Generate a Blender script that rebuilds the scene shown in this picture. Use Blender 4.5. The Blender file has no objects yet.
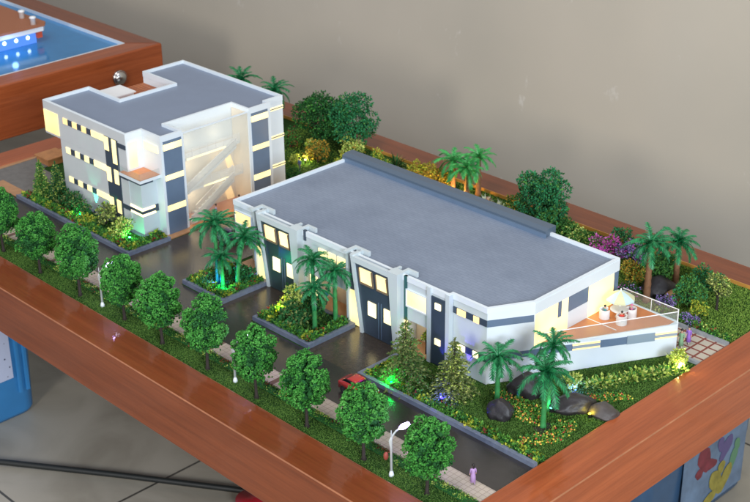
import bpy, bmesh, math, random
from mathutils import Vector, Matrix, noise
random.seed(7)
R = math.radians
S = bpy.context.scene
COL = S.collection
# one unit = one centimetre of the tabletop model

# ------------------------------------------------------------------ materials
def mat(name, col, rough=.6, spec=.5, noise_s=0, noise_a=0, bump=0, bump_s=None, island=None, metal=0,
        emit=None, emit_s=0, coat=0, trans=0, alpha=1, subsurf=0, stretch=(1,1,1)):
    m = bpy.data.materials.new(name); m.use_nodes = True
    nt = m.node_tree; b = nt.nodes['Principled BSDF']
    b.inputs['Base Color'].default_value = (*col, 1)
    b.inputs['Roughness'].default_value = rough
    b.inputs['Specular IOR Level'].default_value = spec
    b.inputs['Metallic'].default_value = metal
    b.inputs['Coat Weight'].default_value = coat
    b.inputs['Coat Roughness'].default_value = .12
    b.inputs['Transmission Weight'].default_value = trans
    b.inputs['Alpha'].default_value = alpha
    if emit:
        b.inputs['Emission Color'].default_value = (*emit, 1)
        b.inputs['Emission Strength'].default_value = emit_s
    src = None
    def mix(a, f, c2):
        n = nt.nodes.new('ShaderNodeMix'); n.data_type = 'RGBA'
        nt.links.new(f, n.inputs[0])
        if hasattr(a, 'links'): nt.links.new(a, n.inputs[6])
        else: n.inputs[6].default_value = (*a, 1)
        n.inputs[7].default_value = (*c2, 1)
        return n.outputs[2]
    cur = col
    tc = None
    if noise_s or bump:
        tc = nt.nodes.new('ShaderNodeTexCoord')
        mp = nt.nodes.new('ShaderNodeMapping'); mp.inputs['Scale'].default_value = stretch
        nt.links.new(tc.outputs['Object'], mp.inputs[0])
    if island:
        g = nt.nodes.new('ShaderNodeNewGeometry')
        ra = nt.nodes.new('ShaderNodeValToRGB')
        els = ra.color_ramp.elements
        n = len(island)
        els[0].position = 0; els[0].color = (*island[0], 1)
        els[1].position = 1; els[1].color = (*island[-1], 1)
        for i in range(1, n-1):
            e = els.new(i/(n-1)); e.color = (*island[i], 1)
        nt.links.new(g.outputs['Random Per Island'], ra.inputs[0])
        cur = ra.outputs[0]
    if noise_s:
        nz = nt.nodes.new('ShaderNodeTexNoise'); nz.inputs['Scale'].default_value = noise_s
        nz.inputs['Detail'].default_value = 5; nz.inputs['Roughness'].default_value = .6
        nt.links.new(mp.outputs[0], nz.inputs['Vector'])
        rr = nt.nodes.new('ShaderNodeMapRange')
        rr.inputs['From Min'].default_value = .3; rr.inputs['From Max'].default_value = .7
        nt.links.new(nz.outputs[0], rr.inputs[0])
        f = rr.outputs[0]
        dark = tuple(c*(1-noise_a) for c in col)
        cur = mix(cur, f, dark)
    if hasattr(cur, 'links'): nt.links.new(cur, b.inputs['Base Color'])
    if bump:
        nb = nt.nodes.new('ShaderNodeTexNoise'); nb.inputs['Scale'].default_value = bump_s or 10
        nb.inputs['Detail'].default_value = 4
        nt.links.new(mp.outputs[0], nb.inputs['Vector'])
        bp = nt.nodes.new('ShaderNodeBump'); bp.inputs['Strength'].default_value = bump; bp.inputs['Distance'].default_value = .1
        nt.links.new(nb.outputs[0], bp.inputs['Height']); nt.links.new(bp.outputs[0], b.inputs['Normal'])
    m['nt'] = 1
    return m

def wood(name, stretch, gain=1):
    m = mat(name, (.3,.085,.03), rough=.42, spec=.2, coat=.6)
    nt = m.node_tree; b = nt.nodes['Principled BSDF']
    b.inputs['Coat Roughness'].default_value = .1
    tc = nt.nodes.new('ShaderNodeTexCoord'); mp = nt.nodes.new('ShaderNodeMapping'); mp.inputs['Scale'].default_value = stretch
    nt.links.new(tc.outputs['Object'], mp.inputs[0])
    n1 = nt.nodes.new('ShaderNodeTexNoise'); n1.inputs['Scale'].default_value = .9; n1.inputs['Detail'].default_value = 4; n1.inputs['Distortion'].default_value = .4
    n2 = nt.nodes.new('ShaderNodeTexNoise'); n2.inputs['Scale'].default_value = 4.5; n2.inputs['Detail'].default_value = 8; n2.inputs['Roughness'].default_value = .7
    nt.links.new(mp.outputs[0], n1.inputs[0]); nt.links.new(mp.outputs[0], n2.inputs[0])
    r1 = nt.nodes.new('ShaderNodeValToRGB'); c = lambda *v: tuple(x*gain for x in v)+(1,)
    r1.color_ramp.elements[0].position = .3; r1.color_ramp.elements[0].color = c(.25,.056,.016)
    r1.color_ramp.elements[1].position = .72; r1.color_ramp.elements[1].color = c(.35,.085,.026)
    nt.links.new(n1.outputs[0], r1.inputs[0])
    r2 = nt.nodes.new('ShaderNodeValToRGB')
    r2.color_ramp.elements[0].position = .36; r2.color_ramp.elements[0].color = (.72,.68,.64,1)
    r2.color_ramp.elements[1].position = .58; r2.color_ramp.elements[1].color = (1,1,1,1)
    nt.links.new(n2.outputs[0], r2.inputs[0])
    mx = nt.nodes.new('ShaderNodeMix'); mx.data_type = 'RGBA'; mx.blend_type = 'MULTIPLY'; mx.inputs[0].default_value = .75
    nt.links.new(r1.outputs[0], mx.inputs[6]); nt.links.new(r2.outputs[0], mx.inputs[7])
    nt.links.new(mx.outputs[2], b.inputs['Base Color'])
    rn = nt.nodes.new('ShaderNodeTexNoise'); rn.inputs['Scale'].default_value = .35; rn.inputs['Detail'].default_value = 7; rn.inputs['Roughness'].default_value = .7
    nt.links.new(tc.outputs['Object'], rn.inputs[0]); rm = nt.nodes.new('ShaderNodeMapRange'); rm.inputs['From Min'].default_value = .35; rm.inputs['From Max'].default_value = .65
    rm.inputs['To Min'].default_value = .03; rm.inputs['To Max'].default_value = .09
    nt.links.new(rn.outputs[0], rm.inputs[0]); nt.links.new(rm.outputs[0], b.inputs['Coat Roughness'])
    pe = nt.nodes.new('ShaderNodeTexNoise'); pe.inputs['Scale'].default_value = 2.2; pe.inputs['Detail'].default_value = 2
    nt.links.new(tc.outputs['Object'], pe.inputs[0])
    bp = nt.nodes.new('ShaderNodeBump'); bp.inputs['Strength'].default_value = .1; bp.inputs['Distance'].default_value = .08
    nt.links.new(pe.outputs[0], bp.inputs['Height']); nt.links.new(bp.outputs[0], b.inputs['Normal']); nt.links.new(bp.outputs[0], b.inputs['Coat Normal'])
    return m

def emis(name, col, s, noise_s=.3, var=.3):
    m = mat(name, tuple(min(1, c*.8) for c in col), rough=.4, emit=col, emit_s=s)
    nt = m.node_tree; b = nt.nodes['Principled BSDF']
    tc = nt.nodes.new('ShaderNodeTexCoord')
    nz = nt.nodes.new('ShaderNodeTexNoise'); nz.inputs['Scale'].default_value = noise_s; nz.inputs['Detail'].default_value = 1
    nt.links.new(tc.outputs['Object'], nz.inputs[0])
    mr = nt.nodes.new('ShaderNodeMapRange'); mr.inputs['From Min'].default_value = .3; mr.inputs['From Max'].default_value = .7
    mr.inputs['To Min'].default_value = s*(1-var); mr.inputs['To Max'].default_value = s*(1+var)
    nt.links.new(nz.outputs[0], mr.inputs[0]); nt.links.new(mr.outputs[0], b.inputs['Emission Strength'])
    return m

W = {}
W['wood_x'] = wood('shaded_varnished_wood_x', (.03,.75,.75), .7)  # front and back boards: darker copy, shade put into the colour
W['wood_y'] = wood('lit_varnished_wood_y', (.75,.03,.75), 1.2)  # side boards: brighter copy, window light put into the colour
W['wood_edge'] = mat('highlight_wood_edge', (.42,.16,.07), rough=.3, coat=.4, noise_s=.5, noise_a=.35)  # paler bevel colour paints an edge highlight along the boards
W['white'] = mat('white_acrylic', (.72,.785,.83), rough=.35, noise_s=.25, noise_a=.05)
W['white2'] = mat('white_paint', (.8,.8,.8), rough=.4)
W['facade'] = mat('shaded_white_acrylic', (.56,.63,.655), rough=.35, noise_s=.3, noise_a=.06)  # white acrylic greyed: shade of the street side put into the colour
W['facade2'] = mat('shaded_facade_acrylic', (.58,.61,.615), rough=.35, noise_s=.3, noise_a=.06)  # same for the taller building: street-face shade in the colour
W['navy'] = mat('navy_acrylic', (.045,.068,.1), rough=.3, noise_s=.5, noise_a=.2)
W['slate'] = mat('slate_blue_acrylic', (.13,.19,.28), rough=.3, noise_s=.5, noise_a=.12)
W['lit'] = emis('lit_warm_acrylic', (1,.8,.36), 1.22)
W['lit_hot'] = emis('lit_bright_acrylic', (1,.86,.46), 1.6)
W['lit_amber'] = emis('lit_amber_acrylic', (1,.7,.3), .95)
W['beige'] = mat('beige_card', (.55,.47,.36), rough=.7, noise_s=.8, noise_a=.12)
W['deck'] = mat('orange_deck', (.62,.225,.08), rough=.4, noise_s=.4, noise_a=.15)
W['paver'] = mat('terracotta_paving', (.45,.24,.12), rough=.5, noise_s=1.2, noise_a=.2)
W['asphalt'] = mat('asphalt', (.034,.03,.03), rough=.2, spec=.9, noise_s=1.5, noise_a=.35, bump=.12, bump_s=9)
W['kerb'] = mat('kerb_stone', (.16,.19,.26), rough=.5, noise_s=2, noise_a=.3)
W['kerb2'] = mat('pale_kerb_stone', (.3,.32,.34), rough=.5, noise_s=2, noise_a=.25)
W['lawn'] = mat('flock_lawn', (.03,.085,.018), rough=.9, spec=.1, noise_s=1.5, noise_a=.45, bump=.6, bump_s=14)
W['grass'] = mat('grass_fibre', (.04,.13,.02), rough=.8, spec=.15, island=[(.045,.1,.02),(.09,.19,.035),(.14,.25,.05)])
W['grass_l'] = mat('light_grass_fibre', (.08,.2,.03), rough=.8, spec=.15, island=[(.1,.19,.025),(.17,.3,.05),(.27,.4,.07)])
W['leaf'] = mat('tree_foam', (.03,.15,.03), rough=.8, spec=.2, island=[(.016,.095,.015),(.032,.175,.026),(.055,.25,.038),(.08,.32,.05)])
W['leaf_hi'] = mat('lit_tree_foam', (.06,.28,.05), rough=.8, spec=.2, island=[(.03,.17,.025),(.06,.27,.045),(.11,.36,.07)])
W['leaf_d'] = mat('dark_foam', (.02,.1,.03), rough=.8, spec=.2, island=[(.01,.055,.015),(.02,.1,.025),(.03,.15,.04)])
W['leaf_m'] = mat('mid_leaf', (.05,.18,.03), rough=.7, spec=.25, island=[(.03,.1,.02),(.06,.19,.03),(.1,.26,.05)])
W['leaf_e'] = mat('emerald_leaf', (.02,.2,.08), rough=.7, spec=.25, island=[(.012,.1,.04),(.02,.17,.06),(.035,.25,.09)])
W['leaf_y'] = mat('yellow_leaf', (.4,.4,.05), rough=.7, spec=.25, island=[(.18,.26,.02),(.36,.42,.04),(.52,.48,.05)])
W['leaf_yg'] = mat('yellow_green_leaf', (.25,.35,.05), rough=.7, spec=.25, island=[(.22,.36,.05),(.44,.54,.1),(.66,.68,.22)])
W['leaf_o'] = mat('ochre_leaf', (.4,.22,.03), rough=.7, spec=.25, island=[(.15,.13,.02),(.35,.22,.03),(.5,.3,.03)])
W['olive'] = mat('olive_needles', (.13,.17,.05), rough=.8, spec=.2, island=[(.05,.09,.025),(.12,.17,.045),(.24,.26,.09)])
W['mag'] = mat('magenta_flower', (.5,.05,.4), rough=.6, island=[(.4,.04,.3),(.6,.08,.45),(.75,.2,.6)])
W['lav'] = mat('lavender_flower', (.25,.15,.45), rough=.6, island=[(.1,.08,.2),(.25,.16,.45),(.4,.3,.6)])
W['red'] = mat('red_flower', (.25,.03,.02), rough=.7, island=[(.1,.015,.01),(.22,.03,.015),(.35,.06,.02)])
W['palm'] = mat('palm_plastic', (.01,.16,.05), rough=.42, spec=.4, island=[(.005,.08,.026),(.011,.17,.055),(.024,.28,.09)])
W['palm_l'] = mat('bright_palm_plastic', (.03,.3,.06), rough=.42, spec=.4, island=[(.02,.2,.05),(.04,.32,.07),(.08,.42,.1)])
W['palm_trunk'] = mat('green_lit_palm_trunk', (.05,.3,.085), rough=.5, noise_s=3, noise_a=.35)  # green brightened to carry the glow of the green garden lights
W['palm_trunk_b'] = mat('brown_palm_trunk', (.28,.13,.06), rough=.7, noise_s=3, noise_a=.4)
W['trunk'] = mat('dark_trunk', (.035,.025,.02), rough=.8, noise_s=3, noise_a=.4)
W['rock'] = mat('dark_rock', (.035,.03,.032), rough=.5, noise_s=.7, noise_a=.5, bump=.7, bump_s=1.6)
W['rock_b'] = mat('brown_rock', (.09,.075,.07), rough=.55, noise_s=.8, noise_a=.5, bump=.7, bump_s=1.6)
W['rock_t'] = mat('tan_rock', (.5,.27,.12), rough=.6, noise_s=.9, noise_a=.3, bump=.5, bump_s=2)
W['metal'] = mat('chrome', (.55,.55,.55), rough=.22, metal=1)
W['darkmetal'] = mat('dark_metal', (.03,.03,.035), rough=.4, metal=.6)
W['post'] = mat('white_post_paint', (.7,.75,.78), rough=.35)
W['led'] = mat('lamp_diffuser', (.9,.9,1), rough=.3, emit=(.5,.34,1), emit_s=70)
W['skin'] = mat('painted_skin', (.6,.35,.24), rough=.6)
W['hair'] = mat('black_hair', (.015,.012,.012), rough=.5)
W['shoe'] = mat('dark_shoe', (.03,.03,.03), rough=.5)
def paint(n, c, r=.45): 
    return mat('paint_'+n, c, rough=r)

# roof tiles: fine rows
def roof_mat():
    m = mat('roof_shingle', (.17,.2,.26), rough=.5)
    nt = m.node_tree; b = nt.nodes['Principled BSDF']
    tc = nt.nodes.new('ShaderNodeTexCoord'); br = nt.nodes.new('ShaderNodeTexBrick')
    br.inputs['Color1'].default_value = (.2,.245,.33,1); br.inputs['Color2'].default_value = (.215,.262,.35,1)
    br.inputs['Mortar'].default_value = (.165,.205,.28,1); br.inputs['Scale'].default_value = 1
    br.inputs['Mortar Size'].default_value = .035; br.inputs['Brick Width'].default_value = 1.1; br.inputs['Row Height'].default_value = .42
    br.inputs['Mortar Smooth'].default_value = .3
    nt.links.new(tc.outputs['Object'], br.inputs['Vector'])
    dn = nt.nodes.new('ShaderNodeTexNoise'); dn.inputs['Scale'].default_value = .12; dn.inputs['Detail'].default_value = 7; dn.inputs['Roughness'].default_value = .65
    nt.links.new(tc.outputs['Object'], dn.inputs[0]); dr = nt.nodes.new('ShaderNodeValToRGB')
    dr.color_ramp.elements[0].position = .35; dr.color_ramp.elements[0].color = (.86,.86,.86,1); dr.color_ramp.elements[1].position = .65; dr.color_ramp.elements[1].color = (1.08,1.06,1.03,1)
    nt.links.new(dn.outputs[0], dr.inputs[0]); dm = nt.nodes.new('ShaderNodeMix'); dm.data_type = 'RGBA'; dm.blend_type = 'MULTIPLY'; dm.inputs[0].default_value = 1
    nt.links.new(br.outputs[0], dm.inputs[6]); nt.links.new(dr.outputs[0], dm.inputs[7]); nt.links.new(dm.outputs[2], b.inputs['Base Color'])
    bp = nt.nodes.new('ShaderNodeBump'); bp.inputs['Strength'].default_value = .15; bp.inputs['Distance'].default_value = .05; bp.invert = True
    nt.links.new(br.outputs['Fac'], bp.inputs['Height']); nt.links.new(bp.outputs[0], b.inputs['Normal'])
    return m
W['roof'] = roof_mat()
def paving_mat(name, c1, c2, mortar, w, h, off=0, ms=.04):
    m = mat(name, c1, rough=.6); nt = m.node_tree; b = nt.nodes['Principled BSDF']
    tc = nt.nodes.new('ShaderNodeTexCoord'); br = nt.nodes.new('ShaderNodeTexBrick')
    for k, c in (('Color1',c1),('Color2',c2),('Mortar',mortar)): br.inputs[k].default_value = (*c,1)
    br.inputs['Scale'].default_value = 1; br.inputs['Mortar Size'].default_value = ms; br.inputs['Brick Width'].default_value = w
    br.inputs['Row Height'].default_value = h; br.offset = off; br.inputs['Mortar Smooth'].default_value = .2
    nt.links.new(tc.outputs['Object'], br.inputs['Vector']); nt.links.new(br.outputs[0], b.inputs['Base Color'])
    return m
W['pavement'] = paving_mat('beige_paving', (.42,.36,.3),(.48,.41,.34),(.28,.23,.19), .55,.55,.0,.03)
W['path'] = paving_mat('cream_path_red_joints', (.5,.44,.36),(.42,.38,.31),(.2,.05,.035), 1.25,1.25,0,.13)

def glass_mat(name, tint=(.9,.95,1), fac=.16):
    m = bpy.data.materials.new(name); m.use_nodes = True; nt = m.node_tree
    for n in list(nt.nodes): nt.nodes.remove(n)
    o = nt.nodes.new('ShaderNodeOutputMaterial'); t = nt.nodes.new('ShaderNodeBsdfTransparent'); g = nt.nodes.new('ShaderNodeBsdfGlossy')
    d = nt.nodes.new('ShaderNodeBsdfDiffuse'); d.inputs[0].default_value = (*tint,1)
    t.inputs[0].default_value = (*tint,1); g.inputs['Roughness'].default_value = .08
    m1 = nt.nodes.new('ShaderNodeMixShader'); m1.inputs[0].default_value = .05; m2 = nt.nodes.new('ShaderNodeMixShader')
    m2.inputs[0].default_value = fac
    nt.links.new(t.outputs[0], m2.inputs[1]); nt.links.new(d.outputs[0], m2.inputs[2])
    nt.links.new(m2.outputs[0], m1.inputs[1]); nt.links.new(g.outputs[0], m1.inputs[2])
    nt.links.new(m1.outputs[0], o.inputs[0])
    return m
W['glass'] = glass_mat('clear_acrylic_glass', (.93,.96,.96), .05)
W['glass_m'] = glass_mat('milky_acrylic_glass', (.95,.95,.93), .2)
W['glass_h'] = glass_mat('hazy_acrylic_glass', (.93,.94,.94), .35)

# ------------------------------------------------------------------ mesh collecting
class M:
    def __init__(s): s.v = []; s.f = []; s.m = []
    def add(s, vs, fs, mi=0):
        o = len(s.v); s.v += [tuple(v) for v in vs]
        for f in fs: s.f.append(tuple(i+o for i in f)); s.m.append(mi)
        return s
    def box(s, x0,x1,y0,y1,z0,z1, mi=0):
        return s.add([(x0,y0,z0),(x1,y0,z0),(x1,y1,z0),(x0,y1,z0),(x0,y0,z1),(x1,y0,z1),(x1,y1,z1),(x0,y1,z1)],
              [(3,2,1,0),(4,5,6,7),(0,1,5,4),(1,2,6,5),(2,3,7,6),(3,0,4,7)], mi)
    def prism(s, poly, z0, z1, mi=0, top=True, bot=True, mt=None):
        n = len(poly)
        a = sum(poly[i][0]*poly[(i+1)%n][1]-poly[(i+1)%n][0]*poly[i][1] for i in range(n))
        if a < 0: poly = poly[::-1]
        s.add([(x,y,z0) for x,y in poly]+[(x,y,z1) for x,y in poly], [(i,(i+1)%n,n+(i+1)%n,n+i) for i in range(n)], mi)
        if top: s.add([(x,y,z1) for x,y in poly], [tuple(range(n))], mi if mt is None else mt)
        if bot: s.add([(x,y,z0) for x,y in poly], [tuple(range(n))[::-1]], mi)
        return s
    def prism_y(s, poly, y0, y1, mi=0):      # polygon in xz, extruded along y
        n = len(poly)
        a = sum(poly[i][0]*poly[(i+1)%n][1]-poly[(i+1)%n][0]*poly[i][1] for i in range(n))
        if a < 0: poly = poly[::-1]
        return s.add([(x,y0,z) for x,z in poly]+[(x,y1,z) for x,z in poly],
            [tuple(range(n)), tuple(range(n,2*n))[::-1]]+[(i,n+i,n+(i+1)%n,(i+1)%n) for i in range(n)], mi)
    def prism_x(s, poly, x0, x1, mi=0):      # polygon in yz, extruded along x
        n = len(poly)
        a = sum(poly[i][0]*poly[(i+1)%n][1]-poly[(i+1)%n][0]*poly[i][1] for i in range(n))
        if a < 0: poly = poly[::-1]
        return s.add([(x0,y,z) for y,z in poly]+[(x1,y,z) for y,z in poly],
            [tuple(range(n))[::-1], tuple(range(n,2*n))]+[(i,(i+1)%n,n+(i+1)%n,n+i) for i in range(n)], mi)
    def tube(s, pts, rad, n=8, mi=0, cap=True):
        pts = [Vector(p) for p in pts]
        if not hasattr(rad,'__len__'): rad = [rad]*len(pts)
        rings = []
        up = Vector((0,0,1)); vs = []
        t0 = (pts[1]-pts[0]).normalized()
        a = t0.cross(up); 
        if a.length < 1e-3: a = Vector((1,0,0))
        a.normalize()
        for i,p in enumerate(pts):
            t = (pts[min(i+1,len(pts)-1)]-pts[max(i-1,0)]).normalized()
            a = (a - t*a.dot(t)).normalized(); b = t.cross(a)
            for k in range(n):
                an = 2*math.pi*k/n; vs.append(p+(a*math.cos(an)+b*math.sin(an))*rad[i])
        fs = []
        for i in range(len(pts)-1):
            for k in range(n): fs.append((i*n+k, i*n+(k+1)%n, (i+1)*n+(k+1)%n, (i+1)*n+k))
        if cap: fs += [tuple(range(n))[::-1], tuple(range((len(pts)-1)*n, len(pts)*n))]
        return s.add(vs, fs, mi)
    def lathe(s, prof, c=(0,0,0), n=14, mi=0):
        return s.tube([(c[0],c[1],c[2]+z) for r,z in prof], [max(r,1e-3) for r,z in prof], n, mi)
    def ball(s, c, r, mi=0, nu=10, nv=7):
        if not hasattr(r,'__len__'): r = (r,r,r)
        vs = [(c[0],c[1],c[2]-r[2])]; fs = []
        for j in range(1,nv):
            th = math.pi*j/nv
            for k in range(nu):
                ph = 2*math.pi*k/nu
                vs.append((c[0]+r[0]*math.sin(th)*math.cos(ph), c[1]+r[1]*math.sin(th)*math.sin(ph), c[2]-r[2]*math.cos(th)))
        vs.append((c[0],c[1],c[2]+r[2])); L = len(vs)-1
        for k in range(nu):
            fs.append((0,1+(k+1)%nu,1+k)); fs.append((L,L-nu+k,L-nu+(k+1)%nu))
            for j in range(nv-2):
                a = 1+j*nu; fs.append((a+k,a+(k+1)%nu,a+nu+(k+1)%nu,a+nu+k))
        return s.add(vs, fs, mi)
    def chunk(s, p, r, mi=0):                # a rough crumb of foam: jittered octahedron
        j = lambda: random.uniform(.55,1.25)*r
        x,y,z = p
        vs = [(x+j(),y+random.uniform(-.4,.4)*r,z),(x,y+j(),z+random.uniform(-.4,.4)*r),(x-j(),y,z),(x,y-j(),z),(x+random.uniform(-.4,.4)*r,y,z+j()),(x,y,z-j())]
        return s.add(vs, [(0,1,4),(1,2,4),(2,3,4),(3,0,4),(1,0,5),(2,1,5),(3,2,5),(0,3,5)], mi)
    def leaf(s, p, r, d=None, mi=0, w=.5):   # folded leaf of two triangles pairs
        p = Vector(p)
        if d is None: d = Vector((random.gauss(0,1),random.gauss(0,1),random.gauss(0,.8)))
        d = Vector(d).normalized()
        sd = d.cross(Vector((random.gauss(0,1),random.gauss(0,1),random.gauss(0,1)))).normalized()
        nn = d.cross(sd)
        return s.add([p, p+d*r*.5+sd*r*w*.5+nn*r*.12, p+d*r, p+d*r*.5-sd*r*w*.5+nn*r*.12], [(0,1,2),(0,2,3)], mi)
    def build(s, name, mats, parent=None, smooth=False, loc=None):
        me = bpy.data.meshes.new(name); me.from_pydata(s.v, [], s.f)
        if not isinstance(mats,(list,tuple)): mats = [mats]
        for x in mats: me.materials.append(W[x] if isinstance(x,str) else x)
        if len(mats) > 1: me.polygons.foreach_set('material_index', s.m)
        if smooth: me.polygons.foreach_set('use_smooth', [True]*len(me.polygons))
        me.update()
        o = bpy.data.objects.new(name, me); COL.objects.link(o)
        if parent: o.parent = parent
        if loc: o.location = loc
        return o

def bevel(o, w, seg=2):
    bm = bmesh.new(); bm.from_mesh(o.data)
    bmesh.ops.remove_doubles(bm, verts=bm.verts, dist=1e-4)
    bmesh.ops.bevel(bm, geom=[e for e in bm.edges if len(e.link_faces) == 2 and e.calc_face_angle(0) > .4], offset=w, segments=seg, affect='EDGES', profile=.5)
    bm.to_mesh(o.data); bm.free()
    return o
def tag(o, label, cat, group=None, kind=None):
    o['label'] = label; o['category'] = cat
    if group: o['group'] = group
    if kind: o['kind'] = kind
    return o
def thing(name, label, cat, loc=(0,0,0), rz=0, group=None):
    o = bpy.data.objects.new(name, None); COL.objects.link(o); o.location = loc; o.rotation_euler = (0,0,rz)
    o.empty_display_size = .3
    return tag(o, label, cat, group)
def structure(o): o['kind'] = 'structure'; return o
def dup(root, loc, rz=0, label=None, sc=None):
    r = root.copy(); COL.objects.link(r); r.location = loc; r.rotation_euler = (0,0,rz)
    if label: r['label'] = label
    if sc: r.scale = (sc,sc,sc)
    for ch in list(root.children):
        c = ch.copy(); COL.objects.link(c); c.parent = r
        for g in list(ch.children):
            d = g.copy(); COL.objects.link(d); d.parent = c
    return r
def light(kind, loc, energy, col, size=.3, parent=None, name='lamp_light', target=None, spot=None):
    l = bpy.data.lights.new(name, kind); l.energy = energy; l.color = col
    if kind == 'AREA': l.shape = 'DISK'; l.size = size
    else: l.shadow_soft_size = size
    if spot: l.spot_size = R(spot); l.spot_blend = .6
    o = bpy.data.objects.new(name, l); COL.objects.link(o); o.location = loc
    if target is not None:
        o.rotation_euler = (Vector(target)-Vector(loc)).to_track_quat('-Z','Y').to_euler()
    if parent: o.parent = parent
    return o

# ------------------------------------------------------------------ room
FZ = -38
fm = paving_mat('grey_floor_tile', (.44,.395,.32),(.41,.37,.3),(.07,.065,.055), 80,80,0,.2)
nt = fm.node_tree; b = nt.nodes['Principled BSDF']; b.inputs['Roughness'].default_value = .35
nz = nt.nodes.new('ShaderNodeTexNoise'); nz.inputs['Scale'].default_value = .06; nz.inputs['Detail'].default_value = 8; nz.inputs['Distortion'].default_value = 1.2
tc = nt.nodes.new('ShaderNodeTexCoord'); nt.links.new(tc.outputs['Object'], nz.inputs[0])
mx = nt.nodes.new('ShaderNodeMix'); mx.data_type='RGBA'; mx.blend_type='MULTIPLY'; mx.inputs[0].default_value=.6
rp = nt.nodes.new('ShaderNodeValToRGB'); rp.color_ramp.elements[0].position=.35; rp.color_ramp.elements[0].color=(.5,.48,.44,1); rp.color_ramp.elements[1].position=.6
nt.links.new(nz.outputs[0], rp.inputs[0])
brk = [n for n in nt.nodes if n.type=='TEX_BRICK'][0]
nt.links.new(brk.outputs[0], mx.inputs[6]); nt.links.new(rp.outputs[0], mx.inputs[7]); nt.links.new(mx.outputs[2], b.inputs['Base Color'])
fo = M().add([(-900,-700,0),(700,-700,0),(700,85,0),(-900,85,0)], [(0,1,2,3)]).build('floor', fm, loc=(0,0,0))
for v in fo.data.vertices: v.co.x += 68.3
fo.location = (-68.3,0,FZ); structure(fo)

wm = mat('wall_plaster', (.34,.315,.275), rough=.8)
nt = wm.node_tree; b = nt.nodes['Principled BSDF']; tc = nt.nodes.new('ShaderNodeTexCoord')
n1 = nt.nodes.new('ShaderNodeTexNoise'); n1.inputs['Scale'].default_value = .025; n1.inputs['Detail'].default_value = 4
n2 = nt.nodes.new('ShaderNodeTexNoise'); n2.inputs['Scale'].default_value = .16; n2.inputs['Detail'].default_value = 6; n2.inputs['Roughness'].default_value = .65
mp = nt.nodes.new('ShaderNodeMapping'); mp.inputs['Scale'].default_value = (1.3,1,.75)
nt.links.new(tc.outputs['Object'], mp.inputs[0])
nt.links.new(tc.outputs['Object'], n1.inputs[0]); nt.links.new(mp.outputs[0], n2.inputs[0])
r1 = nt.nodes.new('ShaderNodeValToRGB'); r1.color_ramp.elements[0].position=.35; r1.color_ramp.elements[0].color=(.445,.4,.325,1); r1.color_ramp.elements[1].position=.65; r1.color_ramp.elements[1].color=(.5,.445,.362,1)
r2 = nt.nodes.new('ShaderNodeValToRGB'); r2.color_ramp.elements[0].position=.66; r2.color_ramp.elements[0].color=(0,0,0,1); r2.color_ramp.elements[1].position=.73; r2.color_ramp.elements[1].color=(.5,.5,.5,1)
mx = nt.nodes.new('ShaderNodeMix'); mx.data_type='RGBA'; mx.inputs[7].default_value=(.68,.65,.6,1)
nt.links.new(n1.outputs[0], r1.inputs[0]); nt.links.new(n2.outputs[0], r2.inputs[0])
nt.links.new(r1.outputs[0], mx.inputs[6]); nt.links.new(r2.outputs[0], mx.inputs[0]); nt.links.new(mx.outputs[2], b.inputs['Base Color'])
structure(M().add([(-900,85,FZ),(700,85,FZ),(700,85,250),(-900,85,250)], [(0,1,2,3)]).build('wall', wm))

# ------------------------------------------------------------------ display table
FW, X0, Y1, ZT, ZB = 4.4, -97, 54.5, .2, -6.0
tb = thing('display_table', 'varnished reddish wood table frame holding the lit building model', 'display table')
def board(axis, a0, a1, c0, c1, inner_first, zt=ZT, zb=ZB, name='frame_board', parent=tb):
    # a mitred board: runs along axis from a0 to a1 (outer), cross from c0 (outer) to c1 (inner)
    w = abs(c1-c0)
    o0, o1, i0, i1 = a0, a1, a0+w, a1-w
    P = [(o0,c0),(o1,c0),(i1,c1),(i0,c1)]
    if axis == 'y': P = [(b_,a_) for a_,b_ in P]
    o = M().prism(P, zb, zt).build(name, 'wood_x' if axis=='x' else 'wood_y', parent)
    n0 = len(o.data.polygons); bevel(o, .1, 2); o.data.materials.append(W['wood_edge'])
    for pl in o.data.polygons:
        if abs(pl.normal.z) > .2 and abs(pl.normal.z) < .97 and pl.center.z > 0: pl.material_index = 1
    return o
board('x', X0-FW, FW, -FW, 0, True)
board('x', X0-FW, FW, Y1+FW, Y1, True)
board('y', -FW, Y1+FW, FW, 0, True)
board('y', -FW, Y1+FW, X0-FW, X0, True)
M().box(X0-.5, .5, -.5, Y1+.5, -1.6, -.35).build('base_panel', 'trunk', tb)

M().box(X0,0,Y1-.1,Y1-.02,-.05,.42).build('lit_inner_lip', mat('lit_lip_wood',(.6,.28,.06),rough=.35), tb)  # added lip strip, its wood painted in a lit orange

# ground sheets of the model
structure(M().add([(X0,0,0),(0,0,0),(0,Y1,0),(X0,Y1,0)], [(0,1,2,3)]).build('lawn', 'lawn', loc=(0,0,-.05)))
structure(M().box(X0, 0, 5.6, 10.7, -.02, .02).build('road', 'asphalt'))
dw = M()
for x0,x1,y1 in ((-61.8,-51.6,36),(-44.4,-39.3,18.2),(-30.3,-22.8,18.2)): dw.box(x0,x1,10.7,y1,-.02,.02)
W['drive'] = mat('warm_lit_asphalt', (.062,.048,.038), rough=.2, spec=.8, noise_s=1.5, noise_a=.35, bump=.15, bump_s=5)  # brown stands in for warm window light spilling on the driveway
structure(dw.build('driveway', 'drive'))
pv = M().box(X0, 0, 3.55, 5.6, -.02, .14)
structure(pv.build('pavement', 'pavement'))
bands = M()
for k in range(-7, 4):
    x = -27.75+9.8*k
    if X0 < x < -.5 and x: bands.box(x-.3, x+.3, 3.56, 5.59, .13, .15)
structure(bands.build('pavement_marking', mat('brown_paving_band', (.16,.085,.065), rough=.6, noise_s=2, noise_a=.2)))
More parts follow.
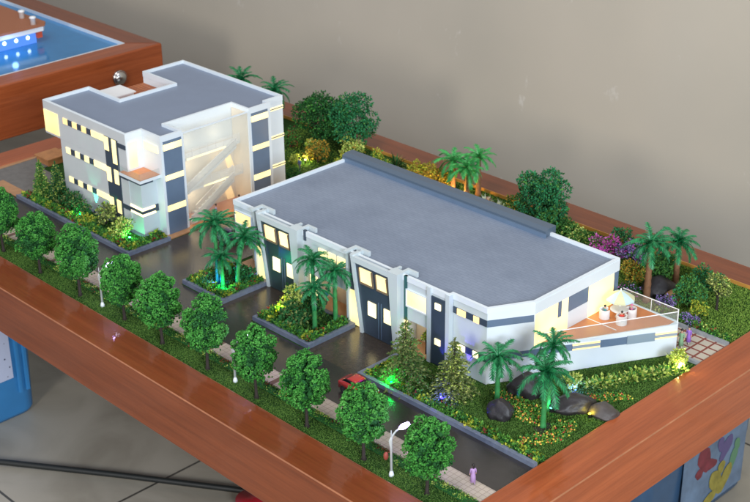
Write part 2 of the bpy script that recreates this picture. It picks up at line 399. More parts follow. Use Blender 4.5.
structure(M().box(-92.8, -86.5, 10.9, 12.6, -.02,.09).box(-97,-96.5,10.8,32,-.02,.12).box(-63.2,-62.0,16.9,40,-.02,.12).box(-62.1,-51,36,41.5,-.02,.1).box(-62.0,-50.6,28.2,36.0,.03,.1).build('plaza', 'paver'))
structure(M().box(-96.5,-92.8,10.8,32,-.02,.06).box(-92.8,-86.5,12.6,18.5,-.02,.06).build('side_road', mat('grey_side_road',(.17,.16,.15),rough=.5,noise_s=1.2,noise_a=.3)))
structure(M().box(-50.9,-20.2,17.98,20.5,-.02,.1).build('entrance_path', 'paver'))
structure(M().prism([(-9,37.3),(-3.4,37.3),(-3.0,36.7),(0,36.7),(0,41.6),(-9,41.6)],-.02,.06).build('garden_path', 'path'))
structure(M().box(-3.0,0,36.3,36.7,-.02,.3).box(-10,0,41.6,42.0,-.02,.4).build('garden_kerb', 'kerb2'))

# ------------------------------------------------------------------ planting helpers
def scatter(m, n, poly, z, r, mis, hz=.35, leafy=True, w=.6):
    xs = [p[0] for p in poly]; ys = [p[1] for p in poly]
    def inside(x,y):
        c = False; j = len(poly)-1
        for i in range(len(poly)):
            (xi,yi),(xj,yj) = poly[i],poly[j]
            if (yi>y)!=(yj>y) and x < (xj-xi)*(y-yi)/(yj-yi)+xi: c = not c
            j = i
        return c
    k = 0; tries = 0
    while k < n and tries < n*20:
        tries += 1
        x = random.uniform(min(xs),max(xs)); y = random.uniform(min(ys),max(ys))
        if not inside(x,y): continue
        k += 1
        h = noise.noise(Vector((x*.9,y*.9,3)))
        mi = mis(x,y) if callable(mis) else random.choice(mis)
        zz = z+random.random()**1.3*hz*(1+.7*h)
        if leafy: m.leaf((x,y,zz), r*random.uniform(.7,1.35), (random.gauss(0,1),random.gauss(0,1),random.uniform(.2,1.2)), mi, w)
        else: m.chunk((x,y,zz), r*random.uniform(.6,1.2), mi)
    return m
def patchy(base, others, s=1.6):
    def f(x,y):
        v = noise.noise(Vector((x*s,y*s,7)))
        if v > .14 and random.random() < .6: return others[0]
        if v < -.3 and len(others) > 1 and random.random() < .55: return others[1]
        return random.choice(base)
    return f
W['border'] = mat('border_leaf', (.08,.25,.03), rough=.7, spec=.25, island=[(.04,.14,.02),(.08,.25,.03),(.14,.36,.05)])
BORD = ['border','leaf_yg','red','leaf_d','leaf_y']

# grass fibres
g = M()
def blades(poly, n, h=.28, skip=None):
    scatter(g, n, poly, -.03, h, [0], .02, True, .35)
blades([(-20,11.3),(0,11.3),(0,36),(-3,36),(-12.7,18.2),(-20,17.6)], 42000, .19)
blades([(X0,.05),(0,.05),(0,2.5),(X0,2.5)], 34000, .15)
blades([(-86,11.3),(-62,11.3),(-62,15),(-86,15)], 2500, .3)
tag(g.build('front_grass', 'grass'), 'dark green flocked grass along the street and in the front garden', 'grass', kind='stuff')
g = M()
blades([(-10,42.2),(0,42.2),(0,54.4),(-25,54.4),(-25,47)], 22000, .22)
blades([(-50,37.6),(-10,37.6),(-25,54.4),(-80,54.4),(-75,40)], 20000, .24)
tag(g.build('back_grass', 'grass_l'), 'lighter green grass of the garden behind the buildings', 'grass', kind='stuff')

# street-side flower hedge
m = M()
m.box(X0+.1, -.1, 2.5, 3.15, 0, .2, 3)
scatter(m, 12000, [(X0+.1,2.4),(-.1,2.4),(-.1,3.4),(X0+.1,3.4)], .12, .16, patchy([0,3,3,0],[1,2],.8), .27)
tag(m.build('flower_hedge', BORD), 'long low hedge with yellow and red flowers between street trees and pavement', 'hedge')

def planter(label, poly, bord, grass_n, seed, kerb='kerb'):
    random.seed(seed)
    t = thing('planter', label, 'planter', (0,0,0))
    cx = sum(p[0] for p in poly)/len(poly); cy = sum(p[1] for p in poly)/len(poly)
    t.location = (cx,cy,0)
    loc = [(x-cx,y-cy) for x,y in poly]
    # kerb ring: outer polygon with inset
    n = len(loc); ins = []
    area = sum(loc[i][0]*loc[(i+1)%n][1]-loc[(i+1)%n][0]*loc[i][1] for i in range(n))
    if area < 0: loc = loc[::-1]
    for i in range(n):
        a,b_,c = Vector(loc[i-1]),Vector(loc[i]),Vector(loc[(i+1)%n])
        d1 = (b_-a).normalized(); d2 = (c-b_).normalized()
        n1 = Vector((-d1.y,d1.x)); n2 = Vector((-d2.y,d2.x)); bis = (n1+n2).normalized()
        ins.append(tuple(b_+bis*.45/max(.3,bis.dot(n1))))
    k = M()
    vo = [(x,y,-.02) for x,y in loc]+[(x,y,.5) for x,y in loc]+[(x,y,.5) for x,y in ins]+[(x,y,.1) for x,y in ins]
    fs = []
    for i in range(n):
        j = (i+1)%n
        fs += [(i,j,n+j,n+i),(n+i,n+j,2*n+j,2*n+i),(2*n+i,2*n+j,3*n+j,3*n+i)]
    k.add(vo, fs); k.build('kerb', kerb, t)
    M().add([(x,y,.36) for x,y in ins], [tuple(range(n))]).build('turf', 'lawn', t)
    # border planting just inside the kerb
    m = M()
    for i in range(n):
        a,b_ = Vector(ins[i]),Vector(ins[(i+1)%n]); d = b_-a
        if d.length < .4: continue
        nn = Vector((-d.y,d.x)).normalized()
        if i not in bord: continue
        scatter(m, int(d.length*190), [tuple(a),tuple(b_),tuple(b_+nn*1.05),tuple(a+nn*1.05)], .42, .36, patchy([0,3,0],[4,2],1.1), .42)
    o = m.build('border_planting', BORD, t)
    if grass_n:
        m = M(); scatter(m, grass_n, ins, .34, .3, [0,0,1], .04, True, .35)
        go = m.build('turf_fibre', ['grass','leaf_d'], t); go['kind'] = 'stuff'
    return t
planter('long planted bed with dark kerb in front of the taller building', [(-86.4,10.7),(-61.7,10.7),(-61.7,16.9),(-64.3,16.9),(-64.3,15.0),(-84,15.0)], [0,1,2], 2500, 1)
planter('kerbed island with three palms and teal lights beside the taller building driveway', [(-51.6,10.9),(-44.4,10.9),(-44.4,17.6),(-51.6,17.6)], [0,1,3], 1500, 2)
planter('kerbed island with two palms and yellow-lit bushes in the middle driveway', [(-39.3,10.9),(-30.3,10.9),(-30.3,17.6),(-39.3,17.6)], [0,1,3], 1500, 3)
random.seed(11)
m = M().box(-22.8,0,10.7,11.15,-.02,.5).box(-22.8,-22.35,11.15,17.9,-.02,.5)
t = thing('garden_kerb_edge', 'blue-grey kerb edging the front corner garden along the road', 'kerb'); m.build('kerb','kerb',t)
m = M()
scatter(m, 4200, [(-22.3,11.15),(-.1,11.15),(-.1,12.5),(-22.3,12.5)], .1, .3, patchy([0,3,0],[4,2],1.1), .42)
tag(m.build('flower_border', BORD), 'green, yellow and red flower border behind the corner garden kerb', 'flower border')
m = M(); scatter(m, 700, [(-22.3,12.4),(-21.2,12.4),(-21.2,17.6),(-22.3,17.6)], .1, .3, patchy([0,3,0],[4,2],1.1), .42)
tag(m.build('flower_border', BORD), 'short flower border beside the driveway, left of the green-lit pine', 'flower border')
m = M(); scatter(m, 800, [(-9.5,42.0),(-.2,42.0),(-.2,43.0),(-9.5,43.0)], .15, .3, patchy([0,3,0],[1,2],1.1), .55)
tag(m.build('flower_border', BORD), 'low border of red and yellow plants beyond the cream garden path', 'flower border')

FL = ['leaf_m','border',mat('orange_bloom',(.65,.22,.03)),mat('yellow_bloom',(.7,.55,.06)),mat('red_bloom',(.55,.04,.03))]
def flower_patch(label, poly, n):
    m = M(); scatter(m, n, poly, .02, .26, [0,1,0,1,1], .26)
    scatter(m, int(n*.15), poly, .2, .12, [2,3,3,4], .105, False)
    tag(m.build('flower_bed', FL), label, 'flower bed', kind='stuff')
flower_patch('speckled orange and yellow flower bed around the front palms', [(-11.1,17.7),(-10.4,18.9),(-8.3,18.9),(-5.2,18.6),(-3.9,16.2),(-5.8,15.6),(-8.4,16.2)], 1500)
flower_patch('speckled flower bed curving in front of the large dark rocks', [(-4.2,13.4),(-2.9,15.7),(-3.3,18.3),(-1.9,19.4),(-1.0,17.6),(-.9,15.5),(-1.9,13.8),(-3.0,12.6)], 1100)
flower_patch('orange speckled flower bed behind the rocks near the blue light', [(-4.9,21.9),(-4.2,24.0),(-1.9,26.6),(-.6,26.2),(-2.2,23.6)], 700)
m = M().prism([(-4.3,15.7),(-3.9,17.4),(-2.9,17.5),(-2.9,15.2)], -.04, .1)
structure(m.build('path_soil', 'trunk'))

def crown_sample(lobes):
    c,r = random.choices(lobes, [l[1]**2 for l in lobes])[0]
    while True:
        d = Vector((random.gauss(0,1),random.gauss(0,1),random.gauss(0,1)))
        if d.length > .1: break
    d.normalize(); return Vector(c)+d*r*random.uniform(.72,1.05), d

def street_tree(seed):
    random.seed(seed)
    t = thing('street_tree', 'x', 'tree', group='round street trees along the pavement')
    tr = M(); bend = random.uniform(-.15,.15)
    tr.tube([(0,0,-.05),(0,0,.3),(bend*.5,0,1.6),(bend,.05,3),(bend,0,5)],[.3,.18,.15,.13,.07],8)
    for k in range(5):
        a = k*1.26+random.random(); tr.tube([(bend,0,2.4+k*.25),(bend+.8*math.cos(a),.8*math.sin(a),3.4+k*.35)],[.1,.04],5)
    tr.build('trunk','trunk',t,True)
    lobes = []
    for k in range(34):
        z = -1+2*(k+.5)/34; a = k*2.4+random.uniform(-.3,.3); q = math.sqrt(1-z*z)
        sx = 1.0 if z > 0 else 1.0
        rr = random.uniform(.4,.8)
        q *= random.uniform(.85,1.12); lobes.append(((q*1.85*math.cos(a), q*1.85*math.sin(a), 4.85+z*(2.45 if z>0 else 2.1)), rr))
    lobes.append(((0,0,5.1),1.3))
    m = M()
    for k in range(5600):
        p,d = crown_sample(lobes); w_ = noise.noise(p*.55+Vector((seed*5,0,0)))+.25*d.z; mi = 2 if w_ > .16 else (1 if w_ < -.34 else 0)  # upward crumbs paler, undersides darker: light and shade in the colour
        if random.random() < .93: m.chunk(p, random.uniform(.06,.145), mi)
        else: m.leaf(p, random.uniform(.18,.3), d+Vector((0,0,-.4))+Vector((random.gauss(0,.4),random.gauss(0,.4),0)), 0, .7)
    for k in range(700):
        p,d = crown_sample(lobes); q = Vector((0,0,5.1)); m.chunk(q+(p-q)*random.uniform(.45,.86), random.uniform(.22,.36), 1)  # dark inner crumbs paint the shade between the clumps
    for k in range(160):   # ragged fringe underneath
        a = random.random()*6.28; q = random.uniform(.5,1.9); m.chunk((q*math.cos(a),q*math.sin(a),random.uniform(2.6,3.3)), random.uniform(.1,.18))
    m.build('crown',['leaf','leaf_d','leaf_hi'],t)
    return t
vars_ = [street_tree(s) for s in (3,4,5,6,8)]
ords = ['nearest the front corner, beside the person in lilac','second from the front corner, beyond the lamp with the red lantern','third from the front corner, standing across from the car-free driveway mouth','fourth from the front corner, left of the red banded paving',
        'fifth from the front corner, hiding a lamp head','sixth from the front corner, opposite the three-palm island','sixth from the far left end, beside the open asphalt drive','third from the far left end, right of a white lamp post','second from the far left end, below the two small cypresses','at the far left end, cut by the picture edge']
ords = ['round street tree nearest the front corner, left of the person in lilac',
 'second round street tree from the front corner, hiding the red car',
 'third round street tree from the front corner, facing the middle driveway',
 'fourth round street tree from the front corner, before the two-palm island',
 'fifth round street tree from the front corner, wrapped around a lamp head',
 'sixth round street tree from the front corner, before the three-palm island',
 'seventh round street tree from the front corner, before the dark asphalt forecourt',
 'third round street tree from the far end, just right of a white lamp post',
 'second round street tree from the far end, below the planted bed kerb',
 'last round street tree at the far end of the row']
xs = [-4.2,-11.9,-19.6,-26.9,-34.6,-42.1,-49.2,-57.4,-65.6,-73.6]
random.seed(5)
for i,x in enumerate(xs):
    rz = random.random()*6.28; y = 1.15+random.uniform(-.1,.2)
    if i < 5: o = vars_[i]; o.location = (x,y,0); o.rotation_euler = (0,0,rz); o['label'] = ords[i]
    else: o = dup(vars_[i%5], (x,y,0), rz, ords[i])
    k = random.uniform(.95,1.05)*(.93 if i == 0 else 1); o.scale = (k,k*random.uniform(.96,1.04),k*random.uniform(.97,1.05))

def palm(label, loc, h, fl=2.4, nf=17, leafm='palm', trunkm='palm_trunk', lean=(0,0), seed=0, r=.24, group='palm trees on the model'):
    random.seed(seed)
    t = thing('palm_tree', label, 'palm tree', loc, 0, group)
    tr = M(); pts = []; rad = []
    N = 16
    for i in range(N+1):
        u = i/N; pts.append((lean[0]*u*u, lean[1]*u*u, h*u-.05)); rad.append(r*(1.15-.35*u)*(1.08 if i%2 else .95) + (.12 if i==0 else 0))
    tr.tube(pts, rad, 9); tr.build('trunk', trunkm, t, True)
    m = M(); top = Vector((lean[0],lean[1],h-.1)); nf = int(nf*1.5); fl *= 1.2
    for k in range(nf):
        a = k*2.39996+random.uniform(-.25,.25); lvl = k/nf
        el = 1.4-1.55*lvl+random.uniform(-.1,.1)      # start elevation
        L = fl*random.uniform(.75,1.15)*(.8+.25*min(1,lvl*2))
        d = Vector((math.cos(a),math.sin(a),0)); p = top.copy(); ang = el; prev = None; n = 13
        side = Vector((-d.y,d.x,0)); pl = []; bend_ = random.uniform(1.0,1.75)
        for i in range(n+1):
            pl.append((p.copy(), ang))
            v = d*math.cos(ang)+Vector((0,0,math.sin(ang)))
            p = p+v*(L/n); ang -= (bend_+.3*lvl)/n
        m.tube([q[0] for q in pl[::2]]+[pl[-1][0]], [.05,.045,.04,.035,.03,.025,.02,.01][:len(pl[::2])+1], 4)
        for i in range(n):
            q,an = pl[i]; q2,_ = pl[i+1]
            v = (q2-q).normalized(); nn = side.cross(v)
            u = i/n; ll = .5*(fl/2.4)*(math.sin(math.pi*min(1,(u*.85+.12)))**.6)
            for s_ in (-1,1):
                for h_ in (0,.5):
                    b0 = q.lerp(q2,h_); tip = b0+side*s_*ll*random.uniform(.7,.85)+v*ll*random.uniform(.7,1.0)+Vector((0,0,-random.uniform(.15,.5)*ll))
                    b1 = q.lerp(q2,h_+.78)
                    mid = b0.lerp(tip,.5)+Vector((0,0,.05))
                    m.add([b0,b1,tip],[(0,1,2)])
    m.build('crown', leafm, t)
    return t
palm('tall green palm in the middle of the front rock garden', (-3.75,16.5,0), 6.0, 2.7, 18, seed=21)
palm('shorter green palm near the white building corner, left of the rocks', (-9.7,16.8,0), 5.0, 2.4, 17, seed=22)
palm('green palm half hidden behind the tallest palm of the front rock garden', (-5.4,19.2,0), 7.0, 2.2, 15, seed=23, lean=(.1,.3))
palm('left tall palm of the three on the teal-lit island', (-48.5,13.6,.36), 7.3, 2.5, 18, seed=24)
palm('right tall palm of the three on the teal-lit island', (-46.0,14.4,.36), 5.9, 2.4, 17, seed=25, lean=(.5,.9))
palm('low front palm of the three on the teal-lit island', (-46.9,13.0,.36), 3.9, 2.0, 15, seed=26)
palm('taller back palm on the yellow-lit island, near the wall', (-32.3,16.6,.36), 5.9, 2.1, 16, seed=28)
palm('front palm on the yellow-lit island, with a slim green trunk', (-32.6,13.9,.36), 4.8, 1.9, 15, seed=27)
palm('palm with a high dark crown on the left of the yellow-lit island', (-34.6,15.6,.36), 6.9, 2.1, 16, seed=29)
palm('tall brown-trunked palm in the back garden beside the deck', (-11.8,44,0), 7.0, 2.5, 17, 'palm', 'palm_trunk_b', seed=30, r=.36)
palm('shorter brown-trunked palm right of the dark garden rock', (-12,49.8,0), 5.2, 2.5, 15, 'palm', 'palm_trunk_b', seed=31, r=.32)
palm('small orange-trunked palm on the left of the trio behind the roof ridge', (-46.7,50.6,0), 4.9, 2.5, 13, 'palm_l', 'palm_trunk_b', seed=32, r=.33)
palm('front small orange-trunked palm of the trio behind the roof ridge', (-44.3,50.6,0), 4.5, 2.5, 14, 'palm_l', 'palm_trunk_b', seed=33, r=.35)
palm('rear small orange-trunked palm on the right of the trio behind the roof ridge', (-44.5,53.0,0), 5.3, 2.4, 13, 'palm_l', 'palm_trunk_b', seed=34, r=.33)
palm('dark green palm behind the taller building, left of another palm', (-89.5,51.0,0), 5.5, 2.6, 15, seed=35)
palm('dark green palm behind the taller building, beside its far roof corner', (-82.0,51.0,0), 5.6, 2.6, 15, seed=36)

def conifer(label, loc, h, rb, mats, seed, levels=13, name='pine_tree', needle=.34, dens=1.0):
    random.seed(seed)
    t = thing(name, label, 'conifer', loc)
    M().tube([(0,0,-.05),(0,0,h*.5),(0,0,h*.97)],[.2,.12,.02],7).build('trunk','trunk',t)
    m = M()
    for i in range(levels):
        u = i/levels; z = .5+u*(h-.7); rr = rb*(1-u)**.85*random.uniform(.88,1.1)+.12
        nb = max(5,int(11*(1-u)+4))
        for k in range(nb):
            a = 6.28*k/nb+i*1.1+random.uniform(-.25,.25); L = rr*random.uniform(.75,1.12)
            d = Vector((math.cos(a),math.sin(a),0)); dr = random.uniform(.2,.45)
            steps = max(3,int(L/.16))
            for s in range(steps):
                q = (s+.6)/steps; p = Vector((0,0,z))+d*L*q+Vector((0,0,-dr*L*q*q+.1*L*q))
                for _ in range(max(1,int(4*dens))):
                    dd = d*.8+Vector((random.gauss(0,.7),random.gauss(0,.7),random.gauss(0,.3)))
                    m.leaf(p, needle*random.uniform(.7,1.2), dd, 0 if random.random()<.8 else 1, .45)
    for _ in range(14): m.leaf((0,0,h-.5+random.random()*.4), .3, (random.gauss(0,.4),random.gauss(0,.4),1), 0, .3)
    m.build('foliage', mats, t)
    return t
conifer('pine lit green from below at the driveway corner', (-18.4,13.1,0), 7.4, 2.7, ['olive','leaf_m'], 41)
conifer('pine lit violet from below before the white wall corner', (-13.5,14.8,0), 6.5, 2.2, ['olive','leaf_yg'], 42)
conifer('slim cypress at the far left end of the planted bed', (-83.9,13.1,.3), 5.0, 1.15, ['leaf_m','leaf_yg'], 43, 15, 'cypress_tree', .3)
conifer('slim cypress second from the left in the planted bed', (-81.4,13.9,.3), 5.3, 1.3, ['leaf_d','leaf_yg'], 44, 15, 'cypress_tree', .3)

def bush(name, label, cat, loc, rx, ry, rz, n, mats, seed, lobes=9, size=.26, zc=None, stem=True, leafy=.6, group=None):
    random.seed(seed)
    t = thing(name, label, cat, loc, 0, group)
    zc = rz if zc is None else zc
    L = []
    for k in range(lobes):
        z = random.uniform(-.8,1); a = k*2.4+random.random(); q = math.sqrt(max(0,1-z*z))
        L.append(((q*rx*.66*math.cos(a), q*ry*.66*math.sin(a), zc+z*rz*.62), random.uniform(.3,.5)*min(rx,ry,rz*1.3)))
    L.append(((0,0,zc),.5*min(rx,ry,rz)))
    m = M(); nm = len(mats)
    wts = [.72]+[.28/(nm-1)]*(nm-1) if nm > 1 else [1]
    lobm = {}
    for k in range(n):
        p,d = crown_sample(L)
        if p.z < .02: p.z = .02+random.random()*.2
        mi = random.choices(range(nm), wts)[0]
        if random.random() < leafy: m.leaf(p, size*random.uniform(.8,1.5), d+Vector((random.gauss(0,.5),random.gauss(0,.5),random.gauss(0,.4))), mi, .65)
        else: m.chunk(p, size*.45*random.uniform(.7,1.2), mi)
    m.build('crown' if name.endswith('tree') else 'foliage', mats, t)
    if stem:
        s_ = M(); s_.tube([(0,0,-.05),(0.03,0,zc*.6),(0,0.05,zc)],[.16,.12,.05],6)
        for k in range(4):
            a = k*1.6; s_.tube([(0,0,zc*.45),(rx*.5*math.cos(a),ry*.5*math.sin(a),zc+.2*rz)],[.09,.03],5)
        s_.build('trunk' if name.endswith('tree') else 'stem','trunk',t)
    return t
B = bush
B('garden_tree','dense dark round tree behind the far end of the long roof','tree',(-71.5,50.3,0),3.6,3.6,4.0,5200,['leaf_d','leaf','leaf_m'],51,18,.3,3.9)
B('garden_tree','irregular emerald tree right of the dense dark round tree','tree',(-67.0,52.4,0),4.0,3.5,4.5,4600,['leaf_e','leaf_d','leaf_m'],52,18,.32,4.5)
B('garden_tree','irregular bluish-green tree behind the right end of the roof ridge','tree',(-32.6,51.6,0),3.9,3.0,4.0,4200,['leaf_e','leaf_d','leaf_m'],53,15,.32,4.0)
B('shrub','bright green shrub at the foot of the tree behind the roof ridge end','shrub',(-28.6,50.6,0),2.1,1.6,1.2,650,['leaf_m','leaf_d'],54)
B('shrub','low pale green shrub on the lawn left of the magenta bush','shrub',(-24.5,51.0,0),1.7,1.3,.85,420,['leaf_m','leaf_yg'],55,stem=False)
B('flowering_bush','magenta flowering bush beyond the right roof corner','bush',(-20.9,48.9,0),2.3,1.6,1.7,900,['mag','leaf_m','mag'],56,9,.28,1.9)
B('flowering_bush','purple and magenta bush right of the brighter magenta bush','bush',(-17.6,49.2,0),1.8,1.5,1.9,850,['lav','leaf_m','mag'],57,9,.28,2.1)
B('flowering_bush','yellow flowering bush beside the roof corner and brown palm trunk','bush',(-15.2,45.9,0),1.9,1.3,1.5,800,['leaf_o','leaf_y','leaf_m'],58,9,.25,1.6)
B('flowering_bush','low dark bush with small violet flowers below the yellow bush','bush',(-14.0,43.5,0),1.6,1.1,.8,500,['leaf_d','lav','mag'],59,7,.22,stem=False)
B('flowering_bush','yellow flowering bush on the lawn near the right edge','bush',(-5.7,44.8,0),1.2,1.1,1.0,600,['leaf_y','leaf_m'],60,8,.22)
B('flowering_bush','lavender bush beside the garden path','bush',(-5.6,42.9,0),1.3,.9,.6,480,['lav','leaf_d'],61,7,.2,stem=False)
B('flowering_bush','lavender bush at the foot of the tall brown palm','bush',(-9.6,44.6,0),1.7,.9,.65,480,['lav','leaf_d'],62,7,.2,stem=False)
B('shrub','tall leafy green shrub right of the tan rock','shrub',(-7.9,46.2,0),1.9,1.7,1.9,950,['leaf_m','leaf_e'],63,10,.28,1.9)
B('shrub','green shrub between the two brown-trunked palms','shrub',(-15.0,51.6,0),2.2,1.5,1.5,800,['leaf_m','leaf_e'],64,9,.28)
B('shrub','green shrub behind the right brown-trunked palm','shrub',(-8.5,50.8,0),2.0,1.6,1.7,800,['leaf_e','leaf_m'],65,9,.28)
B('garden_tree','small olive tree on the lawn at the right edge','tree',(-5.2,47.6,0),1.5,1.5,1.3,650,['olive','leaf_yg'],66,8,.26,3.0)
B('shrub','yellow-ochre shrub left of the small palm trio','shrub',(-49.0,50.4,0),2.4,1.6,1.9,1100,['leaf_o','leaf_y'],67,10,.28,2.3)
B('shrub','bright yellow low shrub left of the ochre shrub behind the ridge','shrub',(-53.2,51.0,0),2.2,1.3,1.4,800,['leaf_y','leaf_o'],68,9,.28)
B('shrub','olive-yellow shrub below the dense dark round tree','shrub',(-67.4,46.0,0),2.1,1.8,1.5,750,['leaf_o','leaf_d','leaf_m'],69,9,.28)
B('shrub','yellow flowering shrub at the far corner of the long roof','shrub',(-62.9,46.6,0),1.7,1.4,1.5,600,['leaf_y','leaf_m'],70,8,.28)
B('shrub','yellow flowering shrub behind the left end of the roof ridge','shrub',(-59.2,49.6,0),1.9,1.4,1.5,600,['leaf_y','leaf_m'],71,8,.28)
B('shrub','small dark red-green shrub right of the taller building','shrub',(-74.6,47.5,0),1.6,1.5,1.5,600,['leaf_m','red','leaf_d'],72,8,.28)
B('shrub','round clipped shrub against the taller building corner','shrub',(-65.0,39.4,0),1.5,1.3,.9,700,['leaf_d','leaf_m'],73,10,.2,stem=False)
B('shrub','small yellow-green shrub on the lawn right of the taller building','shrub',(-69.3,43.6,0),.9,.9,.7,350,['leaf_yg','leaf_y'],74,6,.24,stem=False)
B('shrub','silver-leaved shrub before the palms of the planted bed','shrub',(-77.6,13.4,.35),1.7,1.2,1.2,520,['leaf_d','olive'],75,8,.32,stem=False)
B('shrub','dark shrub lit green at the middle of the planted bed','shrub',(-74.9,13.0,.35),1.5,1.2,1.1,480,['leaf_d','olive'],76,8,.3,stem=False)
B('shrub','pale feathery shrub before the dark window column','shrub',(-70.6,13.8,.35),1.7,1.3,1.3,560,['olive','leaf_yg'],77,8,.34)
B('shrub','bright lit shrub at the corner of the planted bed','shrub',(-66.2,13.2,.35),1.6,1.3,1.1,520,['leaf_yg','leaf_m'],78,8,.3)
B('shrub','low yellow-green shrub between the dark and the feathery shrubs','shrub',(-72.4,12.4,.35),1.5,.8,.6,360,['leaf_y','leaf_m'],79,6,.26,stem=False)
B('shrub','leafy bush with yellow light inside on the two-palm island','shrub',(-37.3,14.9,.35),1.8,1.6,1.35,700,['leaf_yg','leaf_m','leaf_d'],80,9,.34)
B('shrub','blue-green spiky bush beside the front island palm','shrub',(-35.0,13.2,.35),1.9,1.5,1.1,650,['leaf_d','olive'],81,9,.36,stem=False)
B('shrub','dark bush behind the spiky bush on the two-palm island','shrub',(-35.6,16.2,.35),1.8,1.2,1.2,600,['leaf_d','leaf_m'],82,9,.3)
B('shrub','dark green bush at the foot of the three palms','shrub',(-46.0,15.6,.35),1.4,1.2,1.3,520,['leaf_d','palm'],83,8,.3)
B('shrub','pale variegated shrub glowing blue beside the rocks','shrub',(-5.9,23.6,0),1.1,.9,1.0,380,['leaf_yg','grass_l'],84,7,.3)
B('shrub','spreading green shrub below the driveway-corner pine','shrub',(-20.2,13.6,.1),1.6,1.3,.7,520,['leaf_m','leaf_yg'],85,7,.26,stem=False)
B('potted_shrub','yellow-flowered shrub in the recess right of the second dark bay','shrub',(-20.9,18.7,.1),.7,.6,.9,260,['leaf_y','leaf_m'],86,6,.22,2.2)

def spiky(label, loc, n, L, mats, seed):
    random.seed(seed); t = thing('spiky_plant', label, 'plant', loc); m = M()
    for k in range(n):
        a = random.random()*6.28; el = random.uniform(.2,1.4); d = Vector((math.cos(a)*math.cos(el),math.sin(a)*math.cos(el),math.sin(el)))
        s_ = Vector((-math.sin(a),math.cos(a),0))*.07; l = L*random.uniform(.7,1.1)
        p1 = d*l*.6; p2 = d*l+Vector((0,0,-.35*l*math.cos(el)))
        m.add([-s_,s_,p1+s_*1.3,p1-s_*1.3,p2],[(0,1,2,3),(3,2,4)], random.choice(range(len(mats))))
    m.build('foliage', mats, t); return t
W['pink_blade'] = mat('pink_blade', (.5,.3,.25), island=[(.4,.2,.16),(.55,.4,.32)])
W['pale_blade'] = mat('pale_blade', (.5,.55,.4), island=[(.35,.45,.25),(.6,.62,.5)])
spiky('pale white-green agave behind the roof ridge, right of the pink one', (-39.2,51.2,0), 36, 1.7, ['pale_blade'], 90)
spiky('pinkish agave right of the small palm trio behind the ridge', (-41.8,51.3,0), 34, 1.7, ['pink_blade','pale_blade'], 91)
spiky('grey-green yucca behind the left part of the roof ridge', (-58.4,52.0,0), 60, 2.6, ['olive','leaf_d'], 92)
spiky('yucca with grey leaves in front of the shrubs of the planted bed', (-68.5,14.2,.35), 40, 1.9, ['olive','leaf_m'], 93)
spiky('dark yucca beside the far shrubs of the planted bed', (-79.6,12.9,.35), 36, 1.5, ['leaf_d','olive'], 94)
spiky('large green fan plant on the two-palm island', (-36.6,16.0,.35), 44, 2.3, ['leaf_m','leaf_d'], 95)

bush('shrub','yellow-green shrub in front of the irregular emerald tree','shrub',(-64.8,49.6,0),2.2,1.7,1.7,900,['leaf_yg','leaf_m','leaf_o'],101,9,.3)
bush('shrub','broad ochre shrub behind the left third of the roof ridge','shrub',(-50.9,48.6,0),2.2,1.6,1.5,900,['leaf_o','leaf_y'],102,9,.3)
bush('shrub','green shrub behind the roof ridge, between the agaves and the bluish tree','shrub',(-36.6,50.9,0),2.0,1.5,1.5,850,['leaf_m','leaf_o'],103,9,.3)
bush('shrub','leafy green shrub under the right side of the bluish-green tree','shrub',(-30.4,49.2,0),2.2,1.5,1.9,950,['leaf_m','leaf_e'],104,9,.3)
bush('shrub','fresh green shrub between the low pale shrub and the ridge end shrub','shrub',(-26.6,50.0,0),1.7,1.4,1.1,650,['leaf_m','leaf_yg'],105,8,.28,stem=False)
bush('shrub','tall green shrub behind the tall brown palm trunk','shrub',(-13.4,48.0,0),1.9,1.4,1.8,900,['leaf_m','leaf_d'],106,9,.28)
bush('shrub','dark green shrub behind the magenta bush','shrub',(-20.4,51.6,0),2.3,1.5,1.9,950,['leaf_e','leaf_m'],107,9,.3)
bush('shrub','yellow-green shrub in front of the round clipped shrub on the back lawn','shrub',(-69.2,46.8,0),2.0,1.5,1.4,800,['leaf_yg','leaf_o','leaf_m'],108,8,.28)
# row of yellow-green leafy plants along the white wall
random.seed(12)
first = None; k = 0
for u in [i/11 for i in range(12)]:
    x = -5.0+4.6*u**1.05+random.uniform(-.15,.15); y = 25.3+8.6*u+random.uniform(-.2,.2)
    if first is None:
        first = thing('garden_plant','small yellow-green leafy plant in the row along the white curved wall','plant',(x,y,0),0,'yellow-green plants in a row along the wall')
        m = M()
        for j in range(58):
            a = random.random()*6.28; el = random.uniform(.1,1.3); l = random.uniform(.25,.8)
            d = Vector((math.cos(a)*math.cos(el),math.sin(a)*math.cos(el),math.sin(el)*1.2)); m.leaf(d*l, .46, d+Vector((0,0,-.2)), random.choice([0,0,1]), .65)
        m.build('foliage',['leaf_yg','leaf_m'],first)
    else:
        o = dup(first,(x,y,0),random.random()*6.28); kk = random.uniform(.85,1.25); o.scale = (kk,kk,kk)
bush('shrub','lit pale yellow shrub at the end of the wall by the corner light','shrub',(-1.2,34.6,0),.9,1.1,1.0,420,['leaf_yg','leaf_y'],97,7,.28,1.2)

